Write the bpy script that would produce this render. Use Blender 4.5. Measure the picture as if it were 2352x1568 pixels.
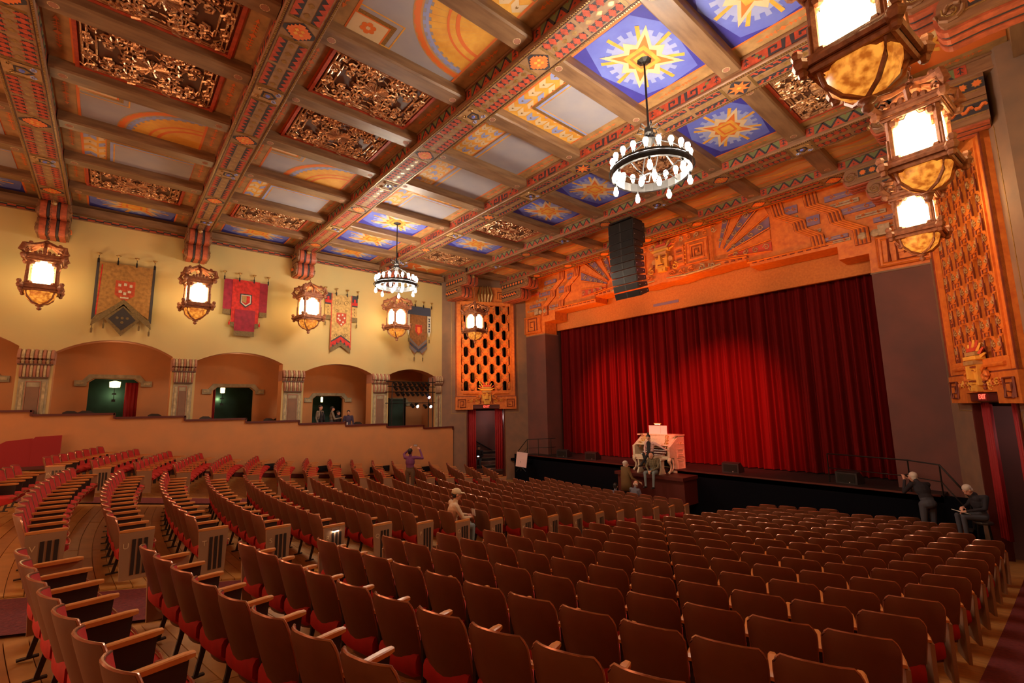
import bpy, math, random
import numpy as np
from mathutils import Vector, Matrix
random.seed(7)
for o in list(bpy.data.objects): bpy.data.objects.remove(o)
SC = bpy.context.scene; COL = SC.collection
pi = math.pi
# ------------------------------------------------------------------ camera (eye point is the origin of the building frame)
cam_d = bpy.data.cameras.new('camera'); cam = bpy.data.objects.new('camera', cam_d); COL.objects.link(cam)
cam_d.sensor_width = 36.0; cam_d.lens = 1067.1 / 2352 * 36.0; cam_d.clip_start = 0.05; cam_d.clip_end = 200
_y, _p, _r = math.radians(49.19), math.radians(7.98), math.radians(-1.03)
_F = Vector((-math.sin(_y) * math.cos(_p), math.cos(_y) * math.cos(_p), math.sin(_p)))
_R0 = Vector((math.cos(_y), math.sin(_y), 0)); _U0 = _R0.cross(_F)
_R = math.cos(_r) * _R0 + math.sin(_r) * _U0; _U = -math.sin(_r) * _R0 + math.cos(_r) * _U0
_M = Matrix((_R, _U, -_F)).transposed().to_4x4()
cam.matrix_world = _M; SC.camera = cam
# ------------------------------------------------------------------ world, exposure
W = bpy.data.worlds.new('world'); SC.world = W; W.use_nodes = True
W.node_tree.nodes['Background'].inputs[0].default_value = (1.0, 0.62, 0.36, 1)
W.node_tree.nodes['Background'].inputs[1].default_value = 0.16
SC.view_settings.view_transform = 'Standard'; SC.view_settings.look = 'None'
SC.view_settings.gamma = 1.0; SC.view_settings.use_curve_mapping = False
SC.view_settings.exposure = 0.5
ZOFF = 4.2
def area(name, loc, target, size, power, col, sy=None):
    d = bpy.data.lights.new(name, 'AREA'); d.energy = power; d.color = col; d.size = size
    if sy: d.shape = 'RECTANGLE'; d.size_y = sy
    o = bpy.data.objects.new(name, d); COL.objects.link(o); o.location = loc
    o.rotation_euler = (Vector(target) - Vector(loc)).to_track_quat('-Z', 'Y').to_euler(); return o
def spot(name, loc, target, ang, power, col, blend=0.6, r=0.12):
    d = bpy.data.lights.new(name, 'SPOT'); d.energy = power; d.color = col; d.spot_size = math.radians(ang)
    d.spot_blend = blend; d.shadow_soft_size = r
    o = bpy.data.objects.new(name, d); COL.objects.link(o); o.location = loc
    o.rotation_euler = (Vector(target) - Vector(loc)).to_track_quat('-Z', 'Y').to_euler(); return o
# added fill lights at rear and gallery, stage floods and colour washes
area('rear_fill', (-11, -7.5, 5.8), (-11, 6, -2.5), 9, 170, (1, .52, .26), 2.0)  # unseen fill added behind the eye point to light the seats
area('ceiling_fill', (-9, -6.5, -.4), (-12, 5, 7.4), 8, 240, (1, .58, .30), 1.2)  # unseen uplight added to brighten the ceiling
for _y0 in (-4, .1, 4.07, 8.15):
    _d = bpy.data.lights.new('gallery_fill', 'POINT'); _d.energy = 13; _d.color = (1, .55, .26); _d.shadow_soft_size = .15  # unseen point lights added to brighten the gallery interior
    _o = bpy.data.objects.new('gallery_fill', _d); COL.objects.link(_o); _o.location = (-22.95, _y0, 2.2)
area('rear_fill', (-4.5, -6.5, 4.6), (-9, 8, -3), 4, 20, (1, .55, .30), 2.0)  # weaker added fill from the right rear
for _x, _e in ((-18.0, 520), (-14.6, 900), (-11.2, 1000), (-8.2, 760), (-5.0, 380)):
    spot('frieze_flood', (_x * .8 - 2.2, 14.3, -2.3), (_x, 18.2, 6.5), 36, _e * 2.6, (1, .28, .015), 1.0)
spot('frieze_flood', (-13.8, 15.6, -2.3), (-15.4, 18.6, 5.3), 50, 300, (1, .34, .03), 1.0)
spot('grille_flood', (-15.6, 10.6, -1.2), (-20.9, 16.0, 2.9), 32, 3000, (1, .36, .035), 1.0)
spot('grille_flood', (-5.8, 10.2, -1.0), (-1.0, 16.0, 3.2), 44, 950, (1, .42, .12), .8)
spot('curtain_wash', (-15.8, 11.0, 6.6), (-14.3, 19.6, -0.6), 37, 8000, (1, .07, .04), 1.0)
spot('curtain_wash', (-6.8, 11.0, 6.6), (-9.2, 19.6, -0.7), 35, 8000, (1, .07, .04), 1.0)
spot('curtain_wash', (-12.6, 13.2, -1.9), (-12.0, 19.6, 1.2), 50, 700, (1, .07, .04), 1.0)
spot('console_spot', (-15.5, 9.5, 6.3), (-11.2, 17.4, -2.0), 11, 520, (1, .86, .62), .7)
spot('side_gel', (-3.6, 16.2, 6.3), (-10.2, 17.8, -2.2), 13, 700, (1, .12, .08), .6)
spot('side_gel', (-7.0, 14.0, 6.4), (-18.8, 18.2, 0.2), 20, 320, (1, .10, .16), .9)
spot('side_gel', (-14.0, 14.0, 6.4), (-2.6, 18.2, -0.6), 20, 220, (1, .10, .06), .9)
area('rear_fill', (-18.5, -6.8, 3.6), (-14, 5, -2.5), 3, 120, (1, .52, .26), 1.0)
spot('aisle_spot', (-4.0, 6.0, 6.9), (-.45, 5.6, -3.2), 10, 60, (1, .2, .1), .5)

# ------------------------------------------------------------------ materials
MT = {}
def mat(name, col, rough=.6, metal=0, emit=None, es=0, n=None, bump=0, bs=8, spec=None, sheen=0, coords='Object', stretch=None, col2=None, det=4, alpha=None):
    """principled material; n = amount of colour noise, col2 = second colour of the mottling"""
    if name in MT: return MT[name]
    m = bpy.data.materials.new(name); m.use_nodes = True; nt = m.node_tree; b = nt.nodes['Principled BSDF']
    b.inputs['Base Color'].default_value = (*col, 1); b.inputs['Roughness'].default_value = rough; b.inputs['Metallic'].default_value = metal
    if spec is not None: b.inputs['Specular IOR Level'].default_value = spec
    if sheen: b.inputs['Sheen Weight'].default_value = sheen; b.inputs['Sheen Tint'].default_value = (*[min(1, c * 3) for c in col], 1)
    if emit: b.inputs['Emission Color'].default_value = (*emit, 1); b.inputs['Emission Strength'].default_value = es
    if n or bump:
        tc = nt.nodes.new('ShaderNodeTexCoord'); mp = nt.nodes.new('ShaderNodeMapping')
        if stretch: mp.inputs['Scale'].default_value = stretch
        nt.links.new(tc.outputs[coords], mp.inputs[0])
        no = nt.nodes.new('ShaderNodeTexNoise'); no.inputs['Scale'].default_value = bs; no.inputs['Detail'].default_value = det
        nt.links.new(mp.outputs[0], no.inputs[0])
        if n:
            cr = nt.nodes.new('ShaderNodeValToRGB'); c2 = col2 or tuple(c * .55 for c in col)
            cr.color_ramp.elements[0].position = .5 - .5 * n if n < 1 else .35; cr.color_ramp.elements[1].position = .68
            cr.color_ramp.elements[0].color = (*c2, 1); cr.color_ramp.elements[1].color = (*col, 1)
            nt.links.new(no.outputs[0], cr.inputs[0]); nt.links.new(cr.outputs[0], b.inputs['Base Color'])
        if bump:
            bu = nt.nodes.new('ShaderNodeBump'); bu.inputs['Strength'].default_value = bump; bu.inputs['Distance'].default_value = .02
            nt.links.new(no.outputs[0], bu.inputs['Height']); nt.links.new(bu.outputs[0], b.inputs['Normal'])
    MT[name] = m; return m
def emis(name, col, s, base=None):
    if name in MT: return MT[name]
    m = bpy.data.materials.new(name); m.use_nodes = True; b = m.node_tree.nodes['Principled BSDF']
    b.inputs['Base Color'].default_value = (*(base or col), 1); b.inputs['Emission Color'].default_value = (*col, 1); b.inputs['Emission Strength'].default_value = s
    MT[name] = m; return m
wall_cream = mat('wall_cream', (.58, .39, .155), .8, n=.7, bs=.55, bump=.15, col2=(.45, .38, .17), coords='Generated' if 0 else 'Object')
plaster_orange = mat('plaster_orange', (.60, .245, .085), .85, n=.5, bs=1.3, col2=(.48, .22, .09), bump=.1)
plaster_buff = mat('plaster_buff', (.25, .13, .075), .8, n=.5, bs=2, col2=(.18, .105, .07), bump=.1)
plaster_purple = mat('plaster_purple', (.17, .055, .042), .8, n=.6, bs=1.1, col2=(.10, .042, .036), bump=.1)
plaster_header = mat('plaster_header', (.60, .21, .045), .85, n=.6, bs=14, col2=(.46, .14, .03), bump=.3)
stone_grey = mat('stone_grey', (.42, .35, .22), .8, n=.5, bs=6, bump=.2)
capital_buff = mat('capital_buff', (.56, .44, .24), .7, n=.4, bs=8)
capital_red = mat('capital_red', (.36, .15, .09), .7)
wood_beam = mat('wood_beam', (.27, .145, .07), .42, n=.7, bs=2.2, bump=.2, stretch=(4, .6, 4), col2=(.11, .05, .025), det=6)
wood_main = mat('wood_main', (.30, .14, .065), .5, n=.7, bs=5, bump=.25, stretch=(.5, 3, 3), col2=(.15, .06, .03), det=6)
wood_dark = mat('wood_dark', (.09, .035, .02), .5)
gold = mat('gold_paint', (.42, .23, .07), .38, metal=.35, n=.5, bs=30)
tan_paint = mat('tan_paint', (.50, .27, .10), .7, n=.5, bs=4)
orange_paint = mat('orange_paint', (.62, .30, .10), .75, n=.5, bs=3, col2=(.55, .24, .08))
red_paint = mat('red_paint', (.55, .07, .025), .7, n=.4, bs=9)
fire_paint = mat('fire_paint', (.75, .17, .03), .65)
yellow_paint = mat('yellow_paint', (.80, .42, .06), .7, n=.4, bs=4, col2=(.7, .3, .04))
ink_paint = mat('ink_paint', (.035, .028, .035), .7)
green_paint = mat('green_paint', (.16, .17, .06), .7)
blue_deep = mat('blue_deep', (.055, .045, .36), .7, n=.5, bs=2, col2=(.035, .03, .26))
blue_mid = mat('blue_mid', (.16, .20, .62), .7, n=.6, bs=1.6, col2=(.10, .11, .50))
blue_pale = mat('blue_pale', (.36, .38, .62), .7, n=.5, bs=2, col2=(.26, .30, .60))
cream_paint = mat('cream_paint', (.72, .52, .30), .75, n=.5, bs=3, col2=(.66, .46, .26))
grey_paint = mat('grey_paint', (.38, .33, .33), .8, n=.6, bs=1.7, col2=(.31, .29, .34))
bronze = mat('bronze', (.36, .13, .06), .5, metal=.15, n=.6, bs=14, bump=.5, col2=(.14, .045, .02))
carve_gold = mat('carve_gold', (.72, .40, .20), .26, metal=.55, n=.7, bs=12, bump=.5, col2=(.30, .12, .06))
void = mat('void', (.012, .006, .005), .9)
terracotta = mat('terracotta', (.72, .20, .025), .6, n=.6, bs=7, bump=.35, col2=(.50, .095, .012))
terracotta_dark = mat('terracotta_dark', (.26, .045, .015), .6, n=.5, bs=7)
relief_blue = mat('relief_blue', (.20, .13, .30), .6, n=.6, bs=6, col2=(.26, .14, .14))
relief_cream = mat('relief_cream', (.52, .36, .22), .55, n=.5, bs=10)
relief_red = mat('relief_red', (.60, .07, .03), .6)
velvet = mat('velvet', (.13, .0015, .0015), .85, sheen=.05, spec=.15)
velvet_drape = mat('velvet_drape', (.30, .008, .01), .7, sheen=.4)
black_matte = mat('black_matte', (.004, .004, .007), .8, spec=.05)
black_plastic = mat('black_plastic', (.028, .022, .022), .38)
metal_black = mat('metal_black', (.02, .017, .016), .4, metal=.5)
screw_metal = mat('screw_metal', (.7, .65, .6), .3, metal=.8)
stage_black = mat('stage_black', (.02, .010, .010), .6, n=.5, bs=3)
maroon_wood = mat('maroon_wood', (.10, .015, .01), .45)
floor_wood = mat('floor_wood', (.56, .25, .06), .42, n=.5, bs=3, bump=.1, col2=(.36, .16, .05), stretch=(1, 6, 1))
plank_mats = [mat('plank_%s' % k, c, .40, n=.5, bs=4, col2=tuple(v * .75 for v in c)) for k, c in (('amber', (.60, .27, .065)), ('honey', (.64, .31, .085)), ('brown', (.52, .22, .055)))]
carpet = mat('carpet_maroon', (.19, .022, .022), .95, n=.8, bs=26, bump=.5, col2=(.075, .010, .016), det=8)
seat_shell = mat('seat_shell', (.21, .078, .036), .4, n=.4, bs=3, col2=(.17, .06, .028))
seat_rim = mat('seat_rim', (.50, .20, .12), .22, metal=.5)
seat_red = mat('seat_red', (.52, .010, .005), .8, sheen=.25, n=.4, bs=9, col2=(.36, .008, .005))
arm_wood = mat('arm_wood', (.66, .24, .06), .35)
steel_leg = mat('steel_leg', (.05, .035, .03), .45, metal=.4)
panel_tan = mat('panel_tan', (.36, .19, .10), .5)
letter_tan = mat('letter_tan', (.72, .50, .28), .5)
ivory = mat('organ_ivory', (.80, .62, .42), .45, n=.5, bs=12, col2=(.66, .48, .30))
gilt = mat('gilt', (.85, .50, .12), .3, metal=.5)
paper = mat('paper', (.85, .83, .78), .7)
pink_board = mat('pink_board', (.75, .52, .50), .7)
skin = mat('skin', (.62, .28, .17), .55); skin_pale = mat('skin_pale', (.70, .36, .24), .55)
hair_black = mat('hair_black', (.012, .008, .007), .5); hair_white = mat('hair_white', (.6, .5, .42), .7)
glass_lit = emis('glass_lit', (1.0, .76, .38), 12.0)
glass_amber = emis('glass_amber', (1.0, .36, .04), .62, (.30, .10, .02))
bulb_lit = emis('bulb_lit', (1.0, .88, .70), 140.0)
_nt = glass_amber.node_tree; _n = _nt.nodes.new('ShaderNodeTexNoise'); _n.inputs['Scale'].default_value = 9; _n.inputs['Detail'].default_value = 5; _c = _nt.nodes.new('ShaderNodeTexCoord'); _nt.links.new(_c.outputs['Object'], _n.inputs[0])
_r = _nt.nodes.new('ShaderNodeValToRGB'); _r.color_ramp.elements[0].position = .38; _r.color_ramp.elements[1].position = .62; _r.color_ramp.elements[0].color = (.42, .10, .008, 1); _r.color_ramp.elements[1].color = (1.15, .42, .05, 1); _nt.links.new(_n.outputs[0], _r.inputs[0]); _nt.links.new(_r.outputs[0], _nt.nodes['Principled BSDF'].inputs['Emission Color'])
exit_lit = emis('exit_lit', (1.0, .09, .05), 1.6)
lamp_lit = emis('lamp_lit', (1.0, .72, .25), 4.0)
spot_lit = emis('spot_lit', (1.0, .85, .65), 25.0)
screen_lit = emis('screen_lit', (.75, .75, 1.0), 3.0)

# ------------------------------------------------------------------ mesh builder
class MB:
    def __init__(s): s.v = []; s.f = []; s.m = []; s.mats = []
    def mi(s, m):
        if m not in s.mats: s.mats.append(m)
        return s.mats.index(m)
    def add(s, vs, fs, m, T=None):
        k = len(s.v)
        for p in vs:
            p = Vector(p)
            s.v.append(tuple(T @ p) if T is not None else tuple(p))
        i = s.mi(m)
        for f in fs: s.f.append([k + q for q in f]); s.m.append(i)
    def box(s, c, d, m, T=None, ch=0):
        x, y, z = c; a, b, e = d[0] / 2, d[1] / 2, d[2] / 2
        if not ch:
            vs = [(x + i * a, y + j * b, z + k * e) for k in (-1, 1) for j in (-1, 1) for i in (-1, 1)]
            s.add(vs, [(0, 2, 3, 1), (4, 5, 7, 6), (0, 1, 5, 4), (2, 6, 7, 3), (0, 4, 6, 2), (1, 3, 7, 5)], m, T)
        else:
            s.prism([(x - a + ch, z - e), (x + a - ch, z - e), (x + a, z - e + ch), (x + a, z + e - ch), (x + a - ch, z + e), (x - a + ch, z + e), (x - a, z + e - ch), (x - a, z - e + ch)], y - b, y + b, m, 'y', T)
    def prism(s, poly, a, b, m, ax='z', T=None, side=None):
        """extrude polygon along axis between a and b. ax z: (x,y); y: (x,z); x: (y,z)"""
        n = len(poly)
        def P(p, t): return {'z': (p[0], p[1], t), 'y': (p[0], t, p[1]), 'x': (t, p[0], p[1])}[ax]
        vs = [P(p, a) for p in poly] + [P(p, b) for p in poly]
        s.add(vs, [tuple(range(n))[::-1], tuple(range(n, 2 * n))], m, T)
        s.add(vs, [(i, (i + 1) % n, n + (i + 1) % n, n + i) for i in range(n)], side or m, T)
    def poly(s, pts, m, T=None): s.add(pts, [tuple(range(len(pts)))], m, T)
    def tube(s, pts, r, m, seg=6, T=None, cap=True, closed=False):
        pts = [Vector(p) for p in pts]; n = len(pts); vs = []
        rr = r if hasattr(r, '__len__') else [r] * n
        for i, p in enumerate(pts):
            if closed: t = (pts[(i + 1) % n] - pts[i - 1])
            else: t = (pts[min(i + 1, n - 1)] - pts[max(i - 1, 0)])
            t = t.normalized() if t.length > 1e-9 else Vector((0, 0, 1))
            u = t.cross(Vector((0, 0, 1)) if abs(t.z) < .9 else Vector((1, 0, 0))).normalized(); w = t.cross(u)
            for k in range(seg):
                a = 2 * pi * k / seg; vs.append(p + (u * math.cos(a) + w * math.sin(a)) * rr[i])
        fs = []
        for i in range(n if closed else n - 1):
            j = (i + 1) % n
            for k in range(seg): q = (k + 1) % seg; fs.append((i * seg + k, i * seg + q, j * seg + q, j * seg + k))
        if cap and not closed: fs += [tuple(range(seg))[::-1], tuple(range((n - 1) * seg, n * seg))]
        s.add(vs, fs, m, T)
    def lathe(s, prof, m, seg=12, T=None, c=(0, 0, 0), cap=True):
        vs = []; n = len(prof)
        for r, z in prof:
            for k in range(seg):
                a = 2 * pi * k / seg; vs.append((c[0] + r * math.cos(a), c[1] + r * math.sin(a), c[2] + z))
        fs = [(i * seg + k, i * seg + (k + 1) % seg, (i + 1) * seg + (k + 1) % seg, (i + 1) * seg + k) for i in range(n - 1) for k in range(seg)]
        if cap: fs += [tuple(range(seg))[::-1], tuple(range((n - 1) * seg, n * seg))]
        s.add(vs, fs, m, T)
    def ball(s, c, r, m, seg=8, T=None, sc=(1, 1, 1)):
        prof = [(math.sin(pi * i / (seg // 2 + 1)) * r, -math.cos(pi * i / (seg // 2 + 1)) * r) for i in range(seg // 2 + 2)]
        vs = []
        for q, z in prof[1:-1]:
            for k in range(seg): a = 2 * pi * k / seg; vs.append((c[0] + q * math.cos(a) * sc[0], c[1] + q * math.sin(a) * sc[1], c[2] + z * sc[2]))
        n = len(prof) - 2; fs = [(i * seg + k, i * seg + (k + 1) % seg, (i + 1) * seg + (k + 1) % seg, (i + 1) * seg + k) for i in range(n - 1) for k in range(seg)]
        vs += [(c[0], c[1], c[2] - r * sc[2]), (c[0], c[1], c[2] + r * sc[2])]
        fs += [(k, len(vs) - 2, (k + 1) % seg) for k in range(seg)] + [((n - 1) * seg + k, (n - 1) * seg + (k + 1) % seg, len(vs) - 1) for k in range(seg)]
        s.add(vs, fs, m, T)
    def mesh(s, name, smooth=False):
        me = bpy.data.meshes.new(name); me.from_pydata(s.v, [], s.f)
        for m in s.mats: me.materials.append(m)
        me.polygons.foreach_set('material_index', s.m)
        if smooth: me.polygons.foreach_set('use_smooth', [True] * len(s.f))
        me.update()
        return me
    def obj(s, name, parent=None, smooth=False, **k): return link(name, s.mesh(name, smooth), parent, **k)
def link(name, data, parent=None, loc=None, rot=None, label=None, cat=None, group=None, kind=None):
    o = bpy.data.objects.new(name, data); COL.objects.link(o)
    if parent: o.parent = parent
    if loc is not None: o.location = loc
    if rot is not None: o.rotation_euler = rot
    if label: o['label'] = label
    if cat: o['category'] = cat
    if group: o['group'] = group
    if kind: o['kind'] = kind
    return o
def thing(name, label, cat, loc=(0, 0, 0), rz=0, group=None): return link(name, None, None, loc, (0, 0, rz), label, cat, group)
def struct(name, mb, smooth=False, label=None): return mb.obj(name, None, smooth, label=label, kind='structure')
def smooth_by_angle(me, ang=40):
    me.polygons.foreach_set('use_smooth', [True] * len(me.polygons))
    try: me.set_sharp_from_angle(angle=math.radians(ang))
    except Exception: pass
    return me
def frame(o, ux, uy=(0, 0, 1)):
    """matrix whose local x runs along ux, local z up, local y = z x x"""
    x = Vector(ux).normalized(); z = Vector(uy).normalized(); y = z.cross(x)
    return Matrix(((x.x, y.x, z.x, o[0]), (x.y, y.y, z.y, o[1]), (x.z, y.z, z.z, o[2]), (0, 0, 0, 1)))
def spiral(cx, cz, r, turns=1.5, a0=0, d=1, n=14, y=0, pl='xz'):
    out = []
    for i in range(n):
        t = i / (n - 1); a = a0 + d * t * turns * 2 * pi; q = r * (1 - .85 * t)
        p, w = cx + q * math.cos(a), cz + q * math.sin(a)
        out.append((p, y, w) if pl == 'xz' else (p, w, y))
    return out
_txt = {}
def text_mesh(s, size, m, depth=.004):
    k = (s, size, m.name)
    if k in _txt: return _txt[k]
    c = bpy.data.curves.new('lettering', 'FONT'); c.body = s; c.size = size; c.extrude = depth; c.align_x = 'CENTER'; c.align_y = 'CENTER'
    o = bpy.data.objects.new('lettering', c); COL.objects.link(o); bpy.context.view_layer.update()
    me = bpy.data.meshes.new_from_object(o.evaluated_get(bpy.context.evaluated_depsgraph_get())); me.materials.clear(); me.materials.append(m)
    bpy.data.objects.remove(o); _txt[k] = me; return me
# ------------------------------------------------------------------ the hall's measures
XL, XR = -21.95, 0.0            # side walls
XC = -10.9                      # axis of the hall
CX, CY, DR, R0 = -11.0, 30.743, .8962, 30.749   # centre of the seating arcs
SEAT_H = .87
def zrow(n): return -1.365 - .1399 * n + .0019 * n * n
def zfloor(x, y):
    r = math.hypot(x - CX, y - CY); n = (R0 - r) / DR
    n = max(-9, min(19, n)); return zrow(n) - SEAT_H
# ================================================================== FLOOR
def stripe_floor():
    mb = MB()
    xs = np.linspace(-22.0, .6, 46); ys = np.linspace(-9, 17.45, 54); vs = [(x, y, zfloor(x, y) - .02) for y in ys for x in xs]; nx = len(xs)
    mb.add(vs, [(j * nx + i, j * nx + i + 1, (j + 1) * nx + i + 1, (j + 1) * nx + i) for j in range(len(ys) - 1) for i in range(nx - 1)], floor_wood)
    return mb
floor = struct('floor', stripe_floor(), True)
# carpet runners down the three aisles
def runner(name, x0, x1, y0, y1, label=None):
    mb = MB(); ys = np.linspace(y0, y1, 40); xs = np.linspace(x0, x1, 5); vs = []
    for y in ys:
        for x in xs: vs.append((x, y, zfloor(x, y) + .012))
    mb.add(vs, [(j * 5 + i, j * 5 + i + 1, (j + 1) * 5 + i + 1, (j + 1) * 5 + i) for j in range(39) for i in range(4)], carpet)
    e = [(x, y, zfloor(x, y) - .03) for y in (y0,) for x in xs]; k = len(vs)
    mb.add([vs[i] for i in range(5)] + e, [(i, i + 5, i + 6, i + 1) for i in range(4)], carpet)
    return mb.obj(name, floor, True)
runner('carpet_runner', -8.15, -6.85, -8, 15.5, 'maroon carpet runner down the aisle left of the nearest seating block')
runner('carpet_runner', -16.6, -15.7, -8, 14.6, 'narrow maroon carpet runner down the aisle below the plain side wall')
runner('carpet_runner', -.88, .2, -8, 17.0, 'dark maroon carpet along the right wall beside the row ends')
# floor boards laid along the curve of the rows where they show closest
pk = 0
plank_cache = {}
for side, (xa, xb) in {'c': (-15.35, -8.3), 'r': (-6.7, -.95), 'l': (-8.3, -8.2)}.items():
    if side == 'l': continue
    rr = R0 + 2.4
    while rr > R0 - (4.2 if side == 'c' else 2.6):
        aa, ab = math.asin((xa - CX) / rr), math.asin((xb - CX) / rr)
        cuts = [aa, aa + (ab - aa) * (.30 + .1 * (pk % 3)), aa + (ab - aa) * (.66 + .08 * (pk % 2)), ab]
        for a0, a1 in zip(cuts, cuts[1:]):
            mb = MB(); ns = 6; top = []; bot = []
            for i in range(ns + 1):
                a = a0 + .0002 + (a1 - a0 - .0004) * i / ns
                for q in (rr, rr - .162):
                    x, y = CX + q * math.sin(a), CY - q * math.cos(a); top.append((x, y, zfloor(x, y) + .003 + .002 * (pk % 2)))
            n2 = len(top); bot = [(x, y, z - .02) for x, y, z in top]
            fs = [(2 * i, 2 * i + 1, 2 * i + 3, 2 * i + 2) for i in range(ns)] + [(2 * i, 2 * i + 2, n2 + 2 * i + 2, n2 + 2 * i) for i in range(ns)] + [(2 * i + 1, n2 + 2 * i + 1, n2 + 2 * i + 3, 2 * i + 3) for i in range(ns)]
            fs += [(0, n2, n2 + 1, 1), (n2 - 2, n2 - 1, 2 * n2 - 1, 2 * n2 - 2)]
            mb.add(top + bot, fs, plank_mats[(pk * 7 + int(rr * 10)) % 3]); mb.obj('plank', floor); pk += 1
        rr -= .17
# ================================================================== SIDE WALLS
ARCH = [(-8.05, 1.6, 2.38, 2.9), (-4.0, 1.62, 2.26, 2.78), (.1, 1.62, 2.12, 2.64), (4.07, 1.58, 2.02, 2.44), (8.15, 1.60, 1.72, 2.14), (11.98, 1.34, 1.70, 2.04)]
def side_wall(name, x0, x1, sgn):
    pts = [(13.8, 7.3), (-10, 7.3), (-10, -4)]
    for c, w, zs, za in ARCH:
        pts.append((c - w, -4)); pts.append((c - w, zs))
        R = (w * w + (za - zs) ** 2) / (2 * (za - zs)); zc = za - R; a = math.asin(w / R)
        for i in range(1, 14):
            t = -a + 2 * a * i / 14; pts.append((c + R * math.sin(t), zc + R * math.cos(t)))
        pts.append((c + w, zs)); pts.append((c + w, -4))
    pts.append((13.8, -4))
    mb = MB(); mb.prism(pts, x0, x1, wall_cream, 'x', side=plaster_orange)
    w = struct(name, mb); return w
wall_left = side_wall('wall_left', XL, XL - .62, 1)
wall_right = side_wall('wall_right', XR + .50, XR + 1.1, -1)
# painted check band and timber plate at the head of the side wall
def check_band(parent, x, s):
    mb = MB(); y = -9.9
    mb.box((x + s * .02, 1.9, 6.93), (.04, 23.7, .10), ink_paint)
    k = 0
    while y < 13.6:
        mb.box((x + s * .035, y + .11, 6.955 if k % 2 else 6.905), (.03, .20, .05), red_paint); y += .22; k += 1
    mb.box((x + s * .03, 1.9, 6.86), (.06, 23.7, .03), wood_main)
    mb.obj('check_band', parent)
    m2 = MB(); m2.box((x + s * .13, 1.9, 7.14), (.26, 23.7, .26), wood_beam); m2.obj('wall_plate', parent)
check_band(wall_left, XL, 1); check_band(wall_right, XR + .5, -1)
mb = MB(); mb.box((XR + .30, 13.9, 1.8), (.62, .2, 12), plaster_buff); mb.obj('wall_return', wall_right)
# piers between the arches
cap_me = {}
def pier(parent, y0, y1, zs, xf, s, zb):
    """s = +1 faces +x (left wall)"""
    w = y1 - y0; yc = (y0 + y1) / 2; mb = MB(); n = 9
    for (za, zb_, ww, pr) in ((zs + .02, zs - .42, w + .02, .10), (zs - .48, zs - .86, w - .14, .04)):
        mb.box((xf - s * .31, yc, (za + zb_) / 2), (.62, ww, za - zb_), capital_red)
        for i in range(n):
            yy = yc - ww / 2 + ww * (i + .5) / n; h = za - zb_
            pts = [(xf + s * (pr * .25 + pr * math.sin(pi * t / 5) * (1.0 + .5 * (1 - t / 5))), yy, za - h * t / 5) for t in range(6)]
            mb.tube(pts, ww / n * .5, capital_buff if i % 2 else capital_red, 6)
        mb.box((xf - s * .24, yc, zb_ - .03), (.62, ww - .04, .04), wood_dark)
    mb.obj('pier_capital', parent)
    m2 = MB(); zt = zs - .92
    m2.box((xf - s * .30, yc, (zt + zb) / 2), (.60, w - .16, zt - zb), stone_grey)
    for dy, wd, m_, e in ((-w / 2 + .17, .07, capital_buff, .012), (w / 2 - .17, .07, capital_buff, .012), (-w / 2 + .26, .02, capital_red, .014), (w / 2 - .26, .02, capital_red, .014)):
        m2.box((xf + s * .003, yc + dy, (zt + zb) / 2 - .06), (2 * e, wd, zt - zb - .12), m_)
    m2.box((xf + s * .003, yc, zt - .10), (.03, w - .5, .03), capital_red)
    m2.box((xf + s * .008, yc, (zt + zb) / 2 - .12), (.02, w - .56, zt - zb - .3), plaster_buff)
    m2.obj('pier_shaft', parent)
PARZ = lambda y: .02 - .147 * math.floor((y + 1.86) / 2.05)
for i in range(len(ARCH) - 1):
    a, b = ARCH[i], ARCH[i + 1]; y0, y1 = a[0] + a[1], b[0] - b[1]
    pier(wall_left, y0, y1, min(a[2], b[2]) + .0, XL + .02, 1, PARZ(y0) - 1.0)
    if y1 > 9: pier(wall_right, y0, y1, min(a[2], b[2]), XR + .5, -1, PARZ(y0) - 1.0)
pier(wall_left, 13.32, 13.8, 1.70, XL + .02, 1, -2.0)
# stepped parapet with maroon capping
def parapet(name, xf, s, y0):
    mb = MB(); y = y0
    while y < 14.3:
        k = math.floor((y + 1.86 + 1e-6) / 2.05); ye = min(14.3, -1.86 + 2.05 * (k + 1)); zt = .02 - .147 * k
        if k < 0 and y < -1.86: zt = .16
        mb.box((xf - s * .12, (y + ye) / 2, (zt - .05 - 4.4) / 2), (.24, ye - y, zt - .05 + 4.4), plaster_orange); y = ye
    p = struct(name, mb); y = y0
    while y < 14.3:
        k = math.floor((y + 1.86 + 1e-6) / 2.05); ye = min(14.3, -1.86 + 2.05 * (k + 1)); zt = .02 - .147 * k
        if k < 0: zt = .16
        c = MB(); c.box((xf - s * .10, (y + ye) / 2, zt - .02), (.32, ye - y - .01, .07), maroon_wood, ch=0)
        c.box((xf - s * .10, ye - .02, zt - .09), (.32, .06, .18), maroon_wood); c.obj('capping_rail', p); y = ye
    return p
trim_parapet = parapet('wall_left_parapet', -21.6, 1, -8.01 - .0)
parapet('wall_right_parapet', .22, -1, -8.01)
mb = MB()
for i in range(28):
    y0 = -8 + i * .8; z0, z1 = zfloor(-21.6, y0), zfloor(-21.6, y0 + .8)
    if y0 + .8 > 14.3: break
    mb.prism([(y0, z0), (y0 + .8, z1), (y0 + .8, z1 + .16), (y0, z0 + .16)], -21.6, -21.55, maroon_wood, 'x')
struct('baseboard_left', mb)
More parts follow.
